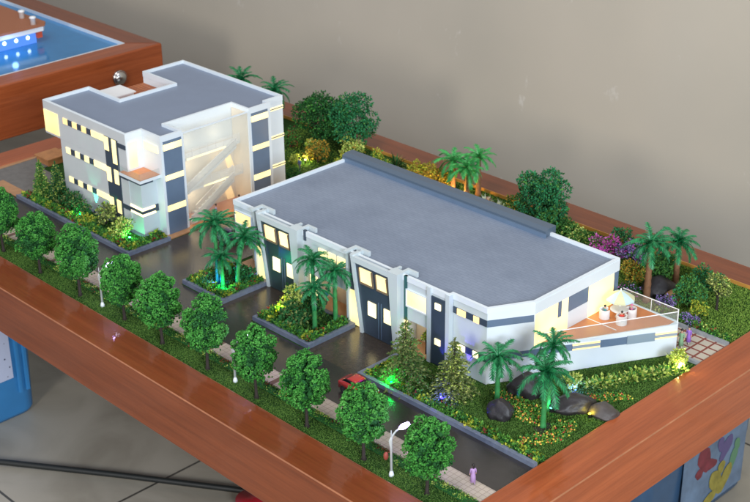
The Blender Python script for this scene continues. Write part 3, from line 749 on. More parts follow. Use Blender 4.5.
def rock(label, loc, r, mt, seed, rz=0, flat=.75):
    random.seed(seed)
    bm = bmesh.new(); bmesh.ops.create_icosphere(bm, subdivisions=4, radius=1)
    off = Vector((seed*3.1,seed*1.7,0))
    for v in bm.verts:
        p = v.co.copy(); n_ = noise.noise(p*.9+off)*.34+noise.noise(p*2.3+off)*.13+noise.noise(p*6+off)*.035
        # facet a few planes
        q = p*(1+n_)
        for pl in ((.6,.3,.74),(-.5,.5,.7),(.2,-.8,.55),(-.6,-.5,.62)):
            w = Vector(pl).normalized(); dd = q.dot(w)
            if dd > .82: q -= w*(dd-.82)*.8
        v.co = Vector((q.x*r[0],q.y*r[1],q.z*r[2]))
    me = bpy.data.meshes.new('rock'); bm.to_mesh(me); bm.free()
    me.polygons.foreach_set('use_smooth',[True]*len(me.polygons)); me.materials.append(W[mt])
    o = bpy.data.objects.new('rock', me); COL.objects.link(o); o.location = loc; o.rotation_euler = (0,0,rz)
    tag(o, label, 'rock')
rock('dark pointed rock on the lawn below the shorter front palm', (-8.0,15.3,.45), (1.35,1.2,1.3), 'rock', 1, .3)
rock('dark tall rock against the white wall behind the palms', (-8.6,20.0,.7), (1.8,1.3,1.7), 'rock', 2, .9)
rock('large flat-topped dark rock in the middle of the rock garden', (-3.7,20.9,.55), (2.3,1.3,1.15), 'rock', 3, .9)
rock('greyish brown flat rock at the right end of the rock garden', (-1.15,22.2,.35), (1.35,1.3,.85), 'rock_b', 4, .5)
rock('smooth black rock between the two brown-trunked palms', (-12.2,46.9,.6), (1.8,1.9,1.3), 'rock', 5, .4)
rock('small tan rock beside the black garden rock', (-9.9,46.2,.4), (.95,.85,.85), 'rock_t', 6, .4)

# ------------------------------------------------------------------ long low building
lb = thing('low_building', 'long white two-storey model building with a flat grey shingle roof', 'building', (0,0,0))
def wn(parent, x0,x1,z0,z1,y, m='lit', frame=None, name='window'):
    o = M().box(x0,x1,y-.08,y+.05,z0,z1).build(name, m, parent)
    if frame:
        f = M(); t_ = .1
        f.box(x0-t_,x1+t_,y-.16,y+.02,z0-t_*1.6,z0).box(x0-t_,x1+t_,y-.16,y+.02,z1,z1+t_).box(x0-t_,x0,y-.16,y+.02,z0,z1).box(x1,x1+t_,y-.16,y+.02,z0,z1)
        f.build('frame', frame, o)
    return o
HR = 8.15   # roof surface, parapet at 8.5
full = [(-50.5,18.0),(-17.2,18.0),(-17.2,18.5),(-12.7,18.5),(-10.35,22.8),(-10.35,36.3),(-50.5,36.3)]
M().prism(full, 3.6, HR-.02, bot=True).build('upper_walls', 'facade', lb)
lower = [(-50.5,20.4),(-46.3,20.4),(-46.3,18.02),(-38.5,18.02),(-38.5,20.4),(-31.4,20.4),(-31.4,18.02),(-23.9,18.02),(-23.9,20.4),(-20,20.4),(-20,18.02),(-17.22,18.02),(-17.22,18.52),(-12.7,18.52),(-10.37,22.8),(-10.37,36.2),(-50.5,36.2)]
M().prism(lower, 0, 3.6, top=False).build('lower_walls', 'facade', lb)
# recess linings
for x0,x1 in ((-50.45,-46.32),(-38.48,-31.42),(-23.88,-20.02)):
    M().box(x0,x1,20.3,20.38,.1,3.58).build('recess_wall', 'beige', lb)
M().prism([(x,y) for x,y in [(-50.2,18.3),(-17.5,18.3),(-17.2,18.8),(-12.9,18.8),(-10.7,22.9),(-10.7,36),(-50.2,36)]], HR-.01, HR+.02).build('roof', 'roof', lb)
# parapet ring
pp = M(); pin = [(-50.25,18.27),(-17.42,18.27),(-17.42,18.77),(-12.86,18.77),(-10.62,22.92),(-10.62,36.05),(-50.25,36.05)]
pout = [(-50.55,17.95),(-17.15,17.95),(-17.15,18.45),(-12.67,18.45),(-10.3,22.8),(-10.3,36.35),(-50.55,36.35)]
n = len(pin)
pp.add([(x,y,7.9) for x,y in pout]+[(x,y,8.5) for x,y in pout]+[(x,y,8.5) for x,y in pin]+[(x,y,8.1) for x,y in pin],
   [f for i in range(n) for f in ((i,(i+1)%n,n+(i+1)%n,n+i),(n+i,n+(i+1)%n,2*n+(i+1)%n,2*n+i),(2*n+i,2*n+(i+1)%n,3*n+(i+1)%n,3*n+i))])
pp.build('parapet', 'white', lb)
M().prism_x([(35.3,8.16),(35.3,8.85),(35.9,9.05),(37.0,9.05),(37.0,8.0),(36.4,8.0),(36.4,8.16)], -50.9,-19.3).build('roof_ridge', mat('ridge_panel',(.085,.12,.165),rough=.4), lb)
M().box(-50.7,-19.2,35.05,35.28,8.17,8.62).build('gutter', 'slate', lb)
# segment one window, corner pilaster
wn(lb,-50.15,-47.4,5.9,7.3,17.98,'lit_amber','white')
M().box(-47.6,-46.25,18.3,20.3,.1,3.6).build('corner_wall','facade',lb)
def bay(x0,navym):
    # leaning dark bay: front plane y=17.35, top x0..x0+5.1, leaning .9 to the right at the ground
    top, bot = 8.3, .05; ln = 1.25
    X = lambda x,z: x+ln*(top-z)/(top-bot)
    a, b_ = x0+.1, x0+5.15
    M().prism_y([(X(a,top),top),(X(b_,top),top),(b_+.45,bot),(X(a,bot),bot)], 17.4, 18.2).build('bay_panel', navym, lb)
    # leaning left fin
    M().prism_y([(X(a-.42,8.75),8.75),(X(a,8.75),8.75),(X(a,bot),bot),(X(a-.36,bot),bot)], 17.15, 18.3).build('left_fin','facade',lb)
    # cap beam
    M().box(a-.3,b_+.3,17.12,17.5,8.0,8.62).build('bay_cap','facade',lb)
    M().box(a-.2,b_+.2,17.5,18.42,8.05,8.15).build('bay_roof','roof',lb)
    # wedge between the wall and fin: navy above, lit below
    M().prism_y([(x0-1.2,8.3),(x0-.35,8.3),(X(a-.42,4.15),4.15),(x0-1.2,4.15)], 17.9, 18.1).build('wedge_panel', 'navy', lb)
    M().prism_y([(x0-1.2,4.1),(X(a-.42,4.1),4.1),(X(a-.42,.1),.1),(x0-1.2,.1)], 17.85, 18.1).build('wedge_window', 'lit', lb)
    M().box(x0-1.5,x0-1.18,17.6,18.3,0,8.46).build('pilaster','facade',lb)
    # right fin, wide at top and narrow at the ground
    M().prism_y([(b_+.02,8.72),(b_+1.4,8.72),(b_+1.4,bot),(b_+.78,bot),(b_+.4,4.2)], 17.1, 18.3).build('right_fin','facade',lb)
    # cap returns on the roof
    M().box(x0-1.5,x0-1.1,17.3,19.1,8.47,8.74).box(x0-1.1,x0+.75,18.75,19.1,8.2,8.74).build('fin_return','facade',lb)
    M().box(x0-.3,x0-.05,17.5,18.75,8.0,8.7).build('fin_return','facade',lb)
    M().box(b_+1.05,b_+1.4,18.3,19.1,8.2,8.74).box(b_+1.4,b_+2.5,18.8,19.1,8.2,8.74).build('fin_return','facade',lb)
    M().box(b_+.05,b_+.35,18.3,18.9,8.1,8.7).build('fin_return','facade',lb)
    for (u0,u1,z0,z1) in ((.85,2.6,6.0,7.55),(3.3,4.75,6.0,7.55)):
        q0,q1 = x0+u0, x0+u1; s_ = .2
        o = M().prism_y([(q0,z1),(q1,z1),(q1+s_,z0),(q0+s_,z0)], 17.3, 17.5).build('window','lit',lb)
        M().prism_y([(q0+s_-.1,z0),(q1+s_+.1,z0),(q1+s_+.12,z0-.2),(q0+s_-.08,z0-.2)],17.22,17.5).prism_y([(q0-.12,z1),(q0,z1),(q0+s_,z0),(q0+s_-.12,z0)],17.22,17.5).prism_y([(q1,z1),(q1+.12,z1),(q1+s_+.12,z0),(q1+s_,z0)],17.22,17.5).build('frame', mat('bronze_frame',(.2,.14,.09)), o)
    for (u0,u1) in ((2.05,3.2),(4.4,5.42)):
        M().box(x0+u0,x0+u1,17.3,17.5,2.45,4.05).build('window','lit_hot',lb)
    M().box(x0+3.55,x0+3.62,17.32,17.5,.2,4.4).box(x0+3.95,x0+4.02,17.32,17.5,.2,4.4).build('door_leaf','slate',lb)
bay(-45.25,mat('dark_teal_acrylic',(.032,.058,.065),rough=.3)); bay(-30.1,'navy')
M().box(-38.55,-38.2,17.9,18.2,7.4,8.6).build('dark_slit','navy',lb)
M().box(-23.35,-22.95,17.9,18.2,3.5,8.5).build('dark_slit',mat('teal_slit',(.015,.09,.09),rough=.3),lb)
M().box(-23.85,-23.2,18.1,18.3,.5,3.5).build('window','lit',lb)
M().box(-37.9,-36.9,18.1,18.3,1.0,3.9).build('window','lit_hot',lb)
for x0,x1 in ((-36.2,-35.0),(-34.7,-33.6),(-33.3,-32.1)): wn(lb,x0,x1,6.3,7.25,17.98,'lit')
wn(lb,-22.95,-20.2,5.3,7.05,17.98,'lit','white')
M().box(-20.0,-19.55,17.75,18.2,0,8.45).build('pilaster','facade',lb)
M().box(-19.5,-17.6,17.86,18.2,.05,7.62).build('dark_panel','navy',lb)
for z0,z1 in ((6.38,7.05),(2.38,3.06)): wn(lb,-18.95,-18.2,z0,z1,17.84,'lit_hot')
M().box(-17.6,-17.1,17.85,18.46,0,8.44).build('pilaster','facade',lb)
for zb,zt in ((6.45,7.15),(2.55,3.25)):
    M().box(-17.1,-12.71,18.42,18.6,zb,zt).build('dark_band','navy',lb)
    for x0,x1 in ((-16.5,-15.4),(-14.35,-13.65)): wn(lb,x0,x1,zb+.01,zt-.01,18.42,'lit_amber' if zb>5 else 'lit_hot')
# angled wall: local frame along s
P0 = Vector((-12.7,18.5,0)); T = Vector((9.85,18.3,0)).normalized(); Nn = Vector((T.y,-T.x,0))
def aw(m, s0,s1,za0,zb0,za1,zb1, o0, o1, mi=0):   # quad prism on the angled wall (z at s0 and s1), from offset o0 to o1
    v = []
    for o in (o0,o1):
        for s_,z in ((s0,za0),(s1,za1),(s1,zb1),(s0,zb0)): 
            p = P0+T*s_+Nn*o; v.append((p.x,p.y,z))
    return m.add(v, [(0,1,2,3)[::-1],(4,5,6,7),(0,1,5,4),(1,2,6,5),(2,3,7,6),(3,0,4,7)], mi)
SE = 20.72
# garden terrace base
base = [(-10.36,22.86),(-3.1,36.3),(-2.98,36.75),(-3.2,37.15),(-3.6,37.3),(-10.36,37.3)]
M().prism(base, 0, 3.42).build('terrace_base','white',lb)
M().prism([(-12.66,18.5),(-10.3,22.84),(-10.5,22.9),(-12.9,18.6)], 0, 8.2).build('corner_wall','white',lb)
M().prism([(-10.34,23.3),(-3.55,36.0),(-3.5,36.85),(-10.34,36.95)], 3.3, 3.45).build('terrace_floor','deck',lb)
q = M()
for dy in (9.3,):
    q.add([(-10.3,29.2,3.47),(-10.3,29.05,3.47),(-6.4,30.7,3.47),(-6.4,30.85,3.47)],[(0,1,2,3)])
M().box(-10.3,-6.6,31.2,31.32,3.44,3.47).build('deck_line','white2',lb)
aw(M(),0,4.85,6.42,7.18,6.3,7.05,-.02,.06).build('band','slate',lb)
def zlow(s_): return 2.6-.028*s_, 3.32-.03*s_
def band(s0,s1,m,o1=.06,f0=0,f1=1):
    a0,b0 = zlow(s0); a1,b1 = zlow(s1)
    L = lambda a,b_,f: a+(b_-a)*f
    return aw(M(),s0,s1,L(a0,b0,f0),L(a0,b0,f1),L(a1,b1,f0),L(a1,b1,f1),-.02,o1).build('band' if m!='lit' and m!='lit_hot' else 'window',m,lb)
band(0,9.1,'slate'); band(12.15,15.0,'slate',.1,-.08,1.08); band(15.02,18.1,mat('grey_blue_panel',(.24,.31,.37),rough=.35),.12,-.15,1.2)
for s0,s1 in ((9.12,12.1),(18.12,20.6)):
    band(s0,s1,'lit_amber',.05,.0,.25); band(s0,s1,mat('grey_strip',(.3,.36,.42)),.07,.25,.72); band(s0,s1,'lit_amber',.05,.72,1.0)
# east upper wall above the terrace (x = -10.35)
def ew(y0,y1,z0,z1,m,nm='wall_panel',p=.04): return M().box(-10.4,-10.35+p,y0,y1,z0,z1).build(nm,m,lb)
ew(22.8,36.35,7.08,8.3,'white','wall_beam',.08)
ew(22.85,26.4,3.46,7.06,'lit','window'); ew(26.4,27.0,5.3,7.06,'slate'); ew(26.4,27.0,3.46,5.28,'lit','window'); ew(27.0,28.05,3.46,7.06,'lit','window')
ew(28.05,31.3,5.35,7.06,'slate'); ew(28.05,31.3,3.46,5.33,'white'); ew(31.3,35.55,3.46,7.06,'lit','window'); ew(35.55,36.3,3.46,7.06,'slate')
# glass railing round the terrace
gl = M().box(-10.2,-3.35,37.1,37.16,3.45,4.75); gl.build('glass_railing','glass',lb)
aw(M(),5.0,20.55,3.43,4.7,3.43,4.8,-.16,-.1).build('glass_railing','glass',lb)
rl = M().tube([(-10.2,37.13,4.78),(-3.3,37.13,4.8)],.05,6)
e0 = P0+T*5.0-Nn*.13; e1 = P0+T*20.6-Nn*.13
rl.tube([(e0.x,e0.y,4.72),(e1.x,e1.y,4.82)],.05,6); rl.build('handrail','white2',lb)
ps = M().tube([(-3.3,37.1,3.4),(-3.3,37.1,4.85)],.07,6).tube([(-6.6,37.13,3.4),(-6.6,37.13,4.78)],.04,6).build('rail_post','white2',lb)

# ------------------------------------------------------------------ taller building
tbld = thing('tall_building', 'white three-storey model building with a glazed lit stair hall and flat grey roof', 'building')
H2 = 12.4
# solid body pieces: main west block, east end block
body = [(-84.5,15.1),(-66.85,15.1),(-66.85,17.4),(-63.05,17.4),(-63.05,20.6),(-66.4,20.6),(-66.4,30.9),(-63.05,30.9),(-63.05,34.4),(-63.95,34.4),(-63.95,37.2),(-84.5,37.2),(-84.5,30.5),(-77.6,30.5),(-77.6,22.0),(-84.5,22.0)]
M().prism(body, 8.4, H2-.02).build('upper_walls','white',tbld)
bl = [(-81.2,15.12),(-66.85,15.12)]+[(x,y) for x,y in body[2:11]]+[(-81.2,37.1)]
M().prism(bl, 0, 8.4, top=False).build('lower_walls','white',tbld)
# south face skin: white walls greyed to paint in their shade
M().prism_y([(-84.52,8.4),(-66.83,8.4),(-66.83,12.75),(-84.52,12.75)],15.03,15.1).build('south_upper_face','facade2',tbld)
M().prism_y([(-81.2,0),(-66.83,0),(-66.83,8.39),(-81.2,8.39)],15.03,15.1).build('south_lower_face','facade2',tbld)
M().prism(body, H2-.02, H2+.02).build('roof', mat('plain_grey_roof',(.2,.245,.335),rough=.45,noise_s=.5,noise_a=.06), tbld)
# parapet (ring along the outline)
pp = M(); n = len(body); ins = []
for i in range(n):
    a,b_,c = Vector(body[i-1]),Vector(body[i]),Vector(body[(i+1)%n]); d1=(b_-a).normalized(); d2=(c-b_).normalized()
    n1=Vector((-d1.y,d1.x)); n2=Vector((-d2.y,d2.x)); ins.append(tuple(b_+(n1+n2)*.27))
outl = []
for i in range(n):
    a,b_,c = Vector(body[i-1]),Vector(body[i]),Vector(body[(i+1)%n]); d1=(b_-a).normalized(); d2=(c-b_).normalized()
    n1=Vector((-d1.y,d1.x)); n2=Vector((-d2.y,d2.x)); outl.append(tuple(b_-(n1+n2)*.03))
pp.add([(x,y,H2-.3) for x,y in outl]+[(x,y,12.8) for x,y in outl]+[(x,y,12.8) for x,y in ins]+[(x,y,H2-.1) for x,y in ins],
   [f for i in range(n) for f in ((i,(i+1)%n,n+(i+1)%n,n+i),(n+i,n+(i+1)%n,2*n+(i+1)%n,2*n+i),(2*n+i,2*n+(i+1)%n,3*n+(i+1)%n,3*n+i))])
pp.build('parapet','white',tbld)
# north-west roof terrace
M().box(-84.5,-77.62,22.02,30.48,8.4,11.2).build('terrace_base','white',tbld)
M().box(-84.4,-77.7,22.1,30.4,11.2,11.26).build('terrace_floor', paving_mat('orange_terrace_tile',(.5,.17,.06),(.4,.12,.045),(.2,.05,.02),.5,.5,0,.05), tbld)
M().box(-83.8,-80.6,23.4,26.2,11.26,11.9).box(-84.0,-80.4,23.2,26.4,11.9,12.05).build('skylight','white2',tbld)
# overhang window on the south face
wn(tbld,-84.4,-81.3,8.7,11.6,15.02,'lit_amber')
# three rows of south windows
for zt,zb,zl,z2 in ((11.5,10.75,9.75,8.4),(7.6,6.85,5.7,5.75),(3.65,2.95,1.7,1.9)):
    for k in range(3):
        wn(tbld,-80.07+k*2.04,-79.05+k*2.04,zb,zt,15.02,'lit_amber' if zt>11 else 'lit')
        M().box(-79.05+k*2.04,-78.03+k*2.04,14.97,15.05,zb,zt).build('dark_panel','navy',tbld)
    o = M().prism_y([(-73.9,zb),(-73.9,zt),(-70.3,zt),(-70.3,zl),(-71.2,zl),(-71.2,zb)],14.92,15.06).build('corner_window','lit',tbld)
    wn(tbld,-69.6,-68.75,z2,zt,15.0,'lit')
    M().box(-68.3,-66.82,14.95,15.05,zt-.72,zt-.15).build('dark_panel','navy',tbld)
M().box(-71.18,-68.4,14.97,15.04,1.2,11.55).build('dark_column','navy',tbld)
# corner lower volume and balcony
M().box(-66.83,-64.5,15.12,17.6,0,7.55).build('corner_block','facade',tbld)
M().box(-67.8,-63.5,14.4,17.37,7.55,7.9).build('balcony_slab','white',tbld)
M().box(-67.7,-63.58,14.48,17.36,7.9,7.97).build('balcony_floor','deck',tbld)
M().box(-66.8,-64.42,15.04,15.12,6.9,7.5).box(-64.5,-64.42,15.12,16.9,6.9,7.5).build('dark_band','navy',tbld)
M().box(-67.8,-63.5,14.4,14.44,7.9,8.8).box(-63.54,-63.5,14.44,17.3,7.9,8.8).build('balcony_glass','glass',tbld)
for z0,z1,mm in ((3.55,3.85,'lit_hot'),(2.85,3.15,'lit_hot'),(3.15,3.55,'navy')):
    M().box(-66.9,-64.42,15.02,15.14,z0,z1).box(-64.52,-64.42,15.14,17.0,z0,z1).build('window' if mm!='navy' else 'dark_band',mm,tbld)
M().box(-64.5,-64.4,16.95,17.4,3.0,3.9).build('dark_band','navy',tbld)
# balcony recess lights
M().box(-66.84,-66.78,15.4,16.6,8.3,11.6).build('window','lit',tbld)
M().box(-66.3,-63.6,17.3,17.42,10.6,11.5).build('window','lit',tbld)
light('POINT',(-65.3,15.9,9.3),2,(1,.75,.4),.4,tbld,'balcony_light')
# east stair-tower panels
for y0,y1 in ((17.75,20.4),(31.25,33.9)):
    M().box(-63.08,-62.98,y0,y1,.1,12.1).build('dark_panel','slate',tbld)
    for z0,z1 in ((10.95,11.72),(7.12,7.78),(3.13,3.88)):
        M().box(-63.08,-62.93,y0,y1,z0,z1).build('window','lit',tbld)
for z in (11.3,7.5,3.6):
    for dz in (-.2,.08): M().box(-64.0,-63.9,34.9,37.25,z+dz,z+dz+.14).build('window','lit',tbld)
    M().box(-64.0,-63.88,34.9,37.25,z-.06,z+.08).build('dark_band','slate',tbld)
# stair hall between the towers
hall_floor = M().box(-66.38,-62.2,20.6,30.9,-.02,.13).build('hall_floor','deck',tbld)
M().box(-66.4,-66.34,20.62,30.88,.1,8.3).build('hall_wall', mat('cream_wall',(.72,.66,.55),rough=.6), tbld)
for z,x1 in ((4.0,-64.6),(8.0,-64.9)):
    M().box(-66.34,x1,20.62,30.88,z-.16,z+.12).build('landing','white',tbld)
    M().box(x1,x1+.05,22.4 if z>5 else 24.5,28.5,z-.14,z+.1).build('landing_light','lit_hot',tbld)
def flight(y0,z0,y1,z1,x0,x1):
    f = M(); n_ = 12
    poly = [(y0,z0)]
    for k in range(n_):
        poly.append((y0+(y1-y0)*k/n_, z0+(z1-z0)*(k+1)/n_)); poly.append((y0+(y1-y0)*(k+1)/n_, z0+(z1-z0)*(k+1)/n_))
    poly += [(y1,z1-.35),(y0+.02*(y1-y0),z0-.35)]
    f.prism_x(poly,x0,x1); o = f.build('staircase','white',tbld)
    b2 = M().prism_x([(y0,z0),(y1,z1),(y1,z1+1.0),(y0,z0+1.0)],x1+.02,x1+.07); b2.build('balustrade','glass_h',o)
    b3 = M().tube([(x1+.05,y0,z0+1.02),(x1+.05,y1,z1+1.02)],.06,5).build('handrail','white2',o)
flight(21.6,.15,28.4,4.05,-64.5,-63.5)
flight(21.6,4.1,29.6,8.05,-65.2,-64.2)
flight(29.8,4.0,23.6,.4,-66.2,-65.4)
rr = M()
for zb in (4.15,8.15):
    xr = -64.65 if zb<5 else -64.95
    for k in range(6): rr.tube([(xr,20.7,zb+.18*k+.1),(xr,30.8,zb+.18*k+.1)],.045,4)
    for k in range(9): rr.tube([(xr,20.8+k*1.24,zb),(xr,20.8+k*1.24,zb+1.05)],.05,4)
rr.build('railing','white2',tbld)
M().box(-66.34,-63.1,30.78,30.88,.1,12.3).build('hall_side_wall',mat('cream_wall',(.72,.66,.55),rough=.6),tbld)
M().prism_x([(29.3,.2),(30.4,.2),(29.4,3.6),(28.3,3.6)],-66.2,-66.1).prism_x([(29.6,4.4),(30.6,4.4),(29.6,7.6),(28.8,7.6)],-66.2,-66.1).build('lit_panel','lit_amber',tbld)
M().box(-63.12,-63.06,20.62,30.88,.3,12.35).build('curtain_glass','glass_m',tbld)
M().box(-63.2,-63.0,20.6,30.9,12.35,12.5).box(-63.15,-63.0,20.62,20.75,.1,12.35).box(-63.15,-63.0,30.75,30.88,.1,12.35).build('glass_frame','white',tbld)
for z,e in ((2.6,70),(6.6,55),(9.6,40)): 
    for y in (23.5,28): light('POINT',(-65.2,y,z),e*1.7,(1,.8,.52),1.1,tbld,'hall_light')
# wooden bench deck by its far wall
o = M().box(-95.5,-92.6,19.5,22.5,0,.9).box(-95.7,-92.4,19.3,22.7,.9,1.05)
tag(o.build('timber_platform', mat('warm_timber',(.5,.22,.08),rough=.5,noise_s=1,noise_a=.3)),'low warm wooden platform left of the taller building','platform')

# warm lights in the recesses
for x,y,e in ((-48.3,19.2,10),(-35,19.2,16),(-22,19.2,12)): light('POINT',(x,y,3.1),e*2.5,(1,.7,.35),.25,lb,'recess_light')
# glow on terrace from the lit panel
light('AREA',(-10.0,33.4,5.4),16,(1,.72,.35),3,lb,'terrace_light',target=(-5,33.4,3))

# ------------------------------------------------------------------ terrace furniture
def tub_chair(label, loc, rz):
    t = thing('tub_chair', label, 'chair', loc, rz, 'white tub chairs round the terrace table')
    m = M(); n_ = 18; r0,r1 = .56,.47
    o = M(); v = []; f = []
    for k in range(n_+1):
        a = R(-140+280*k/n_)+math.pi/2*0; c_,s_ = math.cos(a+math.pi/2+math.pi/2),math.sin(a+math.pi/2+math.pi/2)
        v += [(r0*c_,r0*s_,0),(r0*c_,r0*s_,1.0),(r1*c_,r1*s_,1.0),(r1*c_,r1*s_,.4)]
    for k in range(n_):
        for j in range(3): f.append((4*k+j,4*k+j+1,4*k+4+j+1,4*k+4+j))
    f += [(0,3,2,1),(4*n_,4*n_+1,4*n_+2,4*n_+3)]
    o.add(v,f); o.build('shell','white2',t,False)
    M().lathe([(.5,0),(.5,.42),(.44,.5),(.0,.5)],n=16).build('seat','white2',t,True)
    return t
TX,TY,TZ = -8.1,33.7,3.46
t = thing('patio_table','white round patio table under the terrace parasol','table',(TX,TY,TZ))
M().lathe([(.9,.85),(.95,.9),(.95,.95),(0,.96)],n=20).build('tabletop','white2',t)
M().lathe([(.4,0),(.38,.08),(.1,.12),(.1,.86)],n=12).build('pedestal','white2',t)
t = thing('patio_parasol','white and pale yellow parasol shading the terrace table','parasol',(TX-.35,TY+.55,TZ))
M().tube([(0,0,0),(0,0,2.55)],.07,8).build('pole','white2',t); M().lathe([(.35,0),(.35,.1),(.08,.14)],n=12).build('base','white2',t)
m = M(); n_ = 8
for k in range(n_):
    a0,a1 = 6.2832*k/n_+.2, 6.2832*(k+1)/n_+.2
    p = lambda r_,z_,a: (r_*math.cos(a),r_*math.sin(a),z_)
    m.add([(0,0,2.75),p(.82,2.38,a0),p(.82,2.36,(a0+a1)/2),p(.82,2.38,a1)],[(0,1,2),(0,2,3)],k%2)
    m.add([p(.82,2.38,a0),p(1.52,1.9,a0),p(1.44,1.92,(a0+a1)/2),p(1.52,1.9,a1),p(.82,2.38,a1),p(.82,2.36,(a0+a1)/2)],[(0,1,2,5),(5,2,3,4)],k%2)
    m.add([p(1.52,1.9,a0),p(1.54,1.74,a0),p(1.46,1.76,(a0+a1)/2),p(1.44,1.92,(a0+a1)/2)],[(0,1,2,3)],k%2)
    m.add([p(1.44,1.92,(a0+a1)/2),p(1.46,1.76,(a0+a1)/2),p(1.54,1.74,a1),p(1.52,1.9,a1)],[(0,1,2,3)],k%2)
m.build('canopy',[mat('pale_yellow_cloth',(.6,.6,.36),rough=.7),mat('white_cloth',(.5,.64,.7),rough=.7)],t)
M().lathe([(.07,2.7),(.05,2.95),(0,3.0)],n=8).build('finial','white2',t)
SEATS = [((-9.05,32.55),R(50)),((-7.05,32.7),R(128)),((-7.25,34.6),R(215))]
for (x,y),rz in SEATS: pass

# ------------------------------------------------------------------ people
def person(label, loc, rz, shirt, trouser, hairm='hair', dress=None, pose='stand', h=1.95, stride=.12, longhair=False, seed=0):
    random.seed(seed)
    t = thing('person', label, 'person', loc, rz)
    k = h/7.5
    S_ = lambda a: tuple(c*k for c in a)
    # skeleton: (pos, radius, parent, region)
    J = []
    def j(p,r,par,reg): J.append((Vector(S_(p)),r*k,par,reg)); return len(J)-1
    if pose == 'stand':
        hip = j((0,0,3.85),.62,None,1); 
        legs = [((.36,-stride*3,2.0),(.38,-stride*5,.25),(.38,-stride*5-.0+.55,.12)),((-.36,stride*3,2.05),(-.38,stride*5-.1,.25),(-.38,stride*5+.5,.12))]
        arms = [((.98,0,4.7),(1.02,.35,3.65)),((-.98,0,4.7),(-1.0,.3,3.6))]; off = 0
    else:
        hip = j((0,-.1,2.05),.66,None,1)
        legs = [((.4,1.7,2.0),(.4,1.75,.3),(.4,2.2,.15)),((-.4,1.7,2.0),(-.42,1.75,.3),(-.42,2.2,.15))]
        arms = [((.98,.3,2.95),(.7,1.35,2.75)),((-.98,.3,2.95),(-.7,1.35,2.75))]; off = -1.8
    ch = j((0,0 if pose=='stand' else -.1,5.0+off),.72,hip,0); nk = j((0,0,6.15+off),.3,ch,2); hd0 = j((0,.05,6.6+off),.42,nk,2); hd = j((0,.06,7.0+off),.46,hd0,2)
    for sgn,(kn,an,to) in zip((1,-1),legs):
        th = j((sgn*.36,0,3.5+off*.83),.42,hip,1); kk = j(kn,.29,th,1); aa = j(an,.19,kk,1); j(to,.17,aa,3)
    for sgn,(el,ha) in zip((1,-1),arms):
        sh = j((sgn*.78,0,5.75+off),.32,ch,0); ee = j(el,.22,sh,0); hh = j(ha,.17,ee,2); j((ha[0],ha[1]+.12,ha[2]-.35),.12,hh,2)
    me = bpy.data.meshes.new('sk'); me.from_pydata([q[0] for q in J],[(q[2],i) for i,q in enumerate(J) if q[2] is not None],[])
    ob = bpy.data.objects.new('sk',me); COL.objects.link(ob)
    mod = ob.modifiers.new('s','SKIN'); 
    for i,q in enumerate(J):
        sv = me.skin_vertices[0].data[i]; sv.radius = (q[1],q[1]*.8 if q[3]!=2 else q[1]); sv.use_root = (i==0)
    sb = ob.modifiers.new('d','SUBSURF'); sb.levels = 1; sb.render_levels = 1
    dg = bpy.context.evaluated_depsgraph_get(); ev = ob.evaluated_get(dg); nm = bpy.data.meshes.new_from_object(ev)
    bpy.data.objects.remove(ob)
    for x in (shirt,trouser,W['skin'],W['shoe']): nm.materials.append(x)
    for pl in nm.polygons:
        c = pl.center; best = min(range(len(J)), key=lambda i: (J[i][0]-c).length-J[i][1]); pl.material_index = J[best][3]; pl.use_smooth = True
    nm.name = 'body'; o = bpy.data.objects.new('body',nm); COL.objects.link(o); o.parent = t
    hz = (7.05+off)*k
    hm = M().ball((0,-.06*k,hz+.1*k),(.52*k,.52*k,.5*k),0,10,7)
    if longhair: hm.ball((0,-.3*k,hz-.5*k),(.42*k,.25*k,.8*k),0,8,6)
    hm.build('hair',hairm,t,True)
    f = M()
    f.ball((0,.52*k,hz-.12*k),(.09*k,.1*k,.12*k),0,6,4); f.build('nose','skin',t,True)
    if dress:
        if pose=='stand': M().lathe([(.5*k,5.9*k),(.72*k,5.2*k),(.62*k,4.3*k),(.8*k,3.4*k),(.95*k,1.1*k)],n=14).build('dress',dress,t,True)
    return t
PC = lambda n,c: mat('cloth_'+n,c,rough=.75)
lil,grn,pur,tea,rd,pk,gr_,bl_ = PC('lilac',(.42,.26,.5)),PC('green',(.2,.35,.2)),PC('purple',(.28,.13,.5)),PC('teal',(.05,.25,.3)),PC('red',(.6,.05,.03)),PC('pink',(.7,.2,.4)),PC('grey',(.22,.22,.27)),PC('blue',(.14,.2,.4))
dk = PC('dark',(.05,.05,.07)); cr = PC('cream',(.6,.55,.45))
person('person in a long lilac dress standing at the pavement edge',(-2.2,5.0,.14),R(60),lil,lil,dress=lil,h=2.1,longhair=True,seed=1)
person('person in a pale green dress on the cream garden path',(-3.2,38.0,.06),R(200),grn,cr,dress=grn,h=2.2,longhair=True,seed=2)
person('person in a purple dress on the cream garden path',(-3.1,39.2,.06),R(190),pur,cr,dress=pur,h=2.1,seed=3)
person('person in grey standing before the stair hall glass',(-62.6,28.3,.12),R(200),gr_,dk,h=2.1,seed=4)
person('person in lavender blue before the stair hall, behind the tall palm',(-62.6,24.6,.12),R(150),PC('lavender',(.35,.33,.55)),dk,h=2.0,seed=5)
person('person in dark teal in the recess behind the island palms',(-36.2,18.9,.1),R(180),tea,dk,h=2.0,seed=6)
person('person in blue-grey on the back path right of the taller building',(-66.6,42.0,.1),R(180),bl_,gr_,h=2.1,seed=7)
person('seated person in teal in the left terrace chair',(SEATS[0][0][0],SEATS[0][0][1],TZ+.02),R(-40),tea,bl_,pose='sit',h=1.9,seed=8)
person('seated person in red in the front terrace chair',(SEATS[1][0][0],SEATS[1][0][1],TZ+.02),R(40),rd,rd,pose='sit',h=1.9,seed=9)
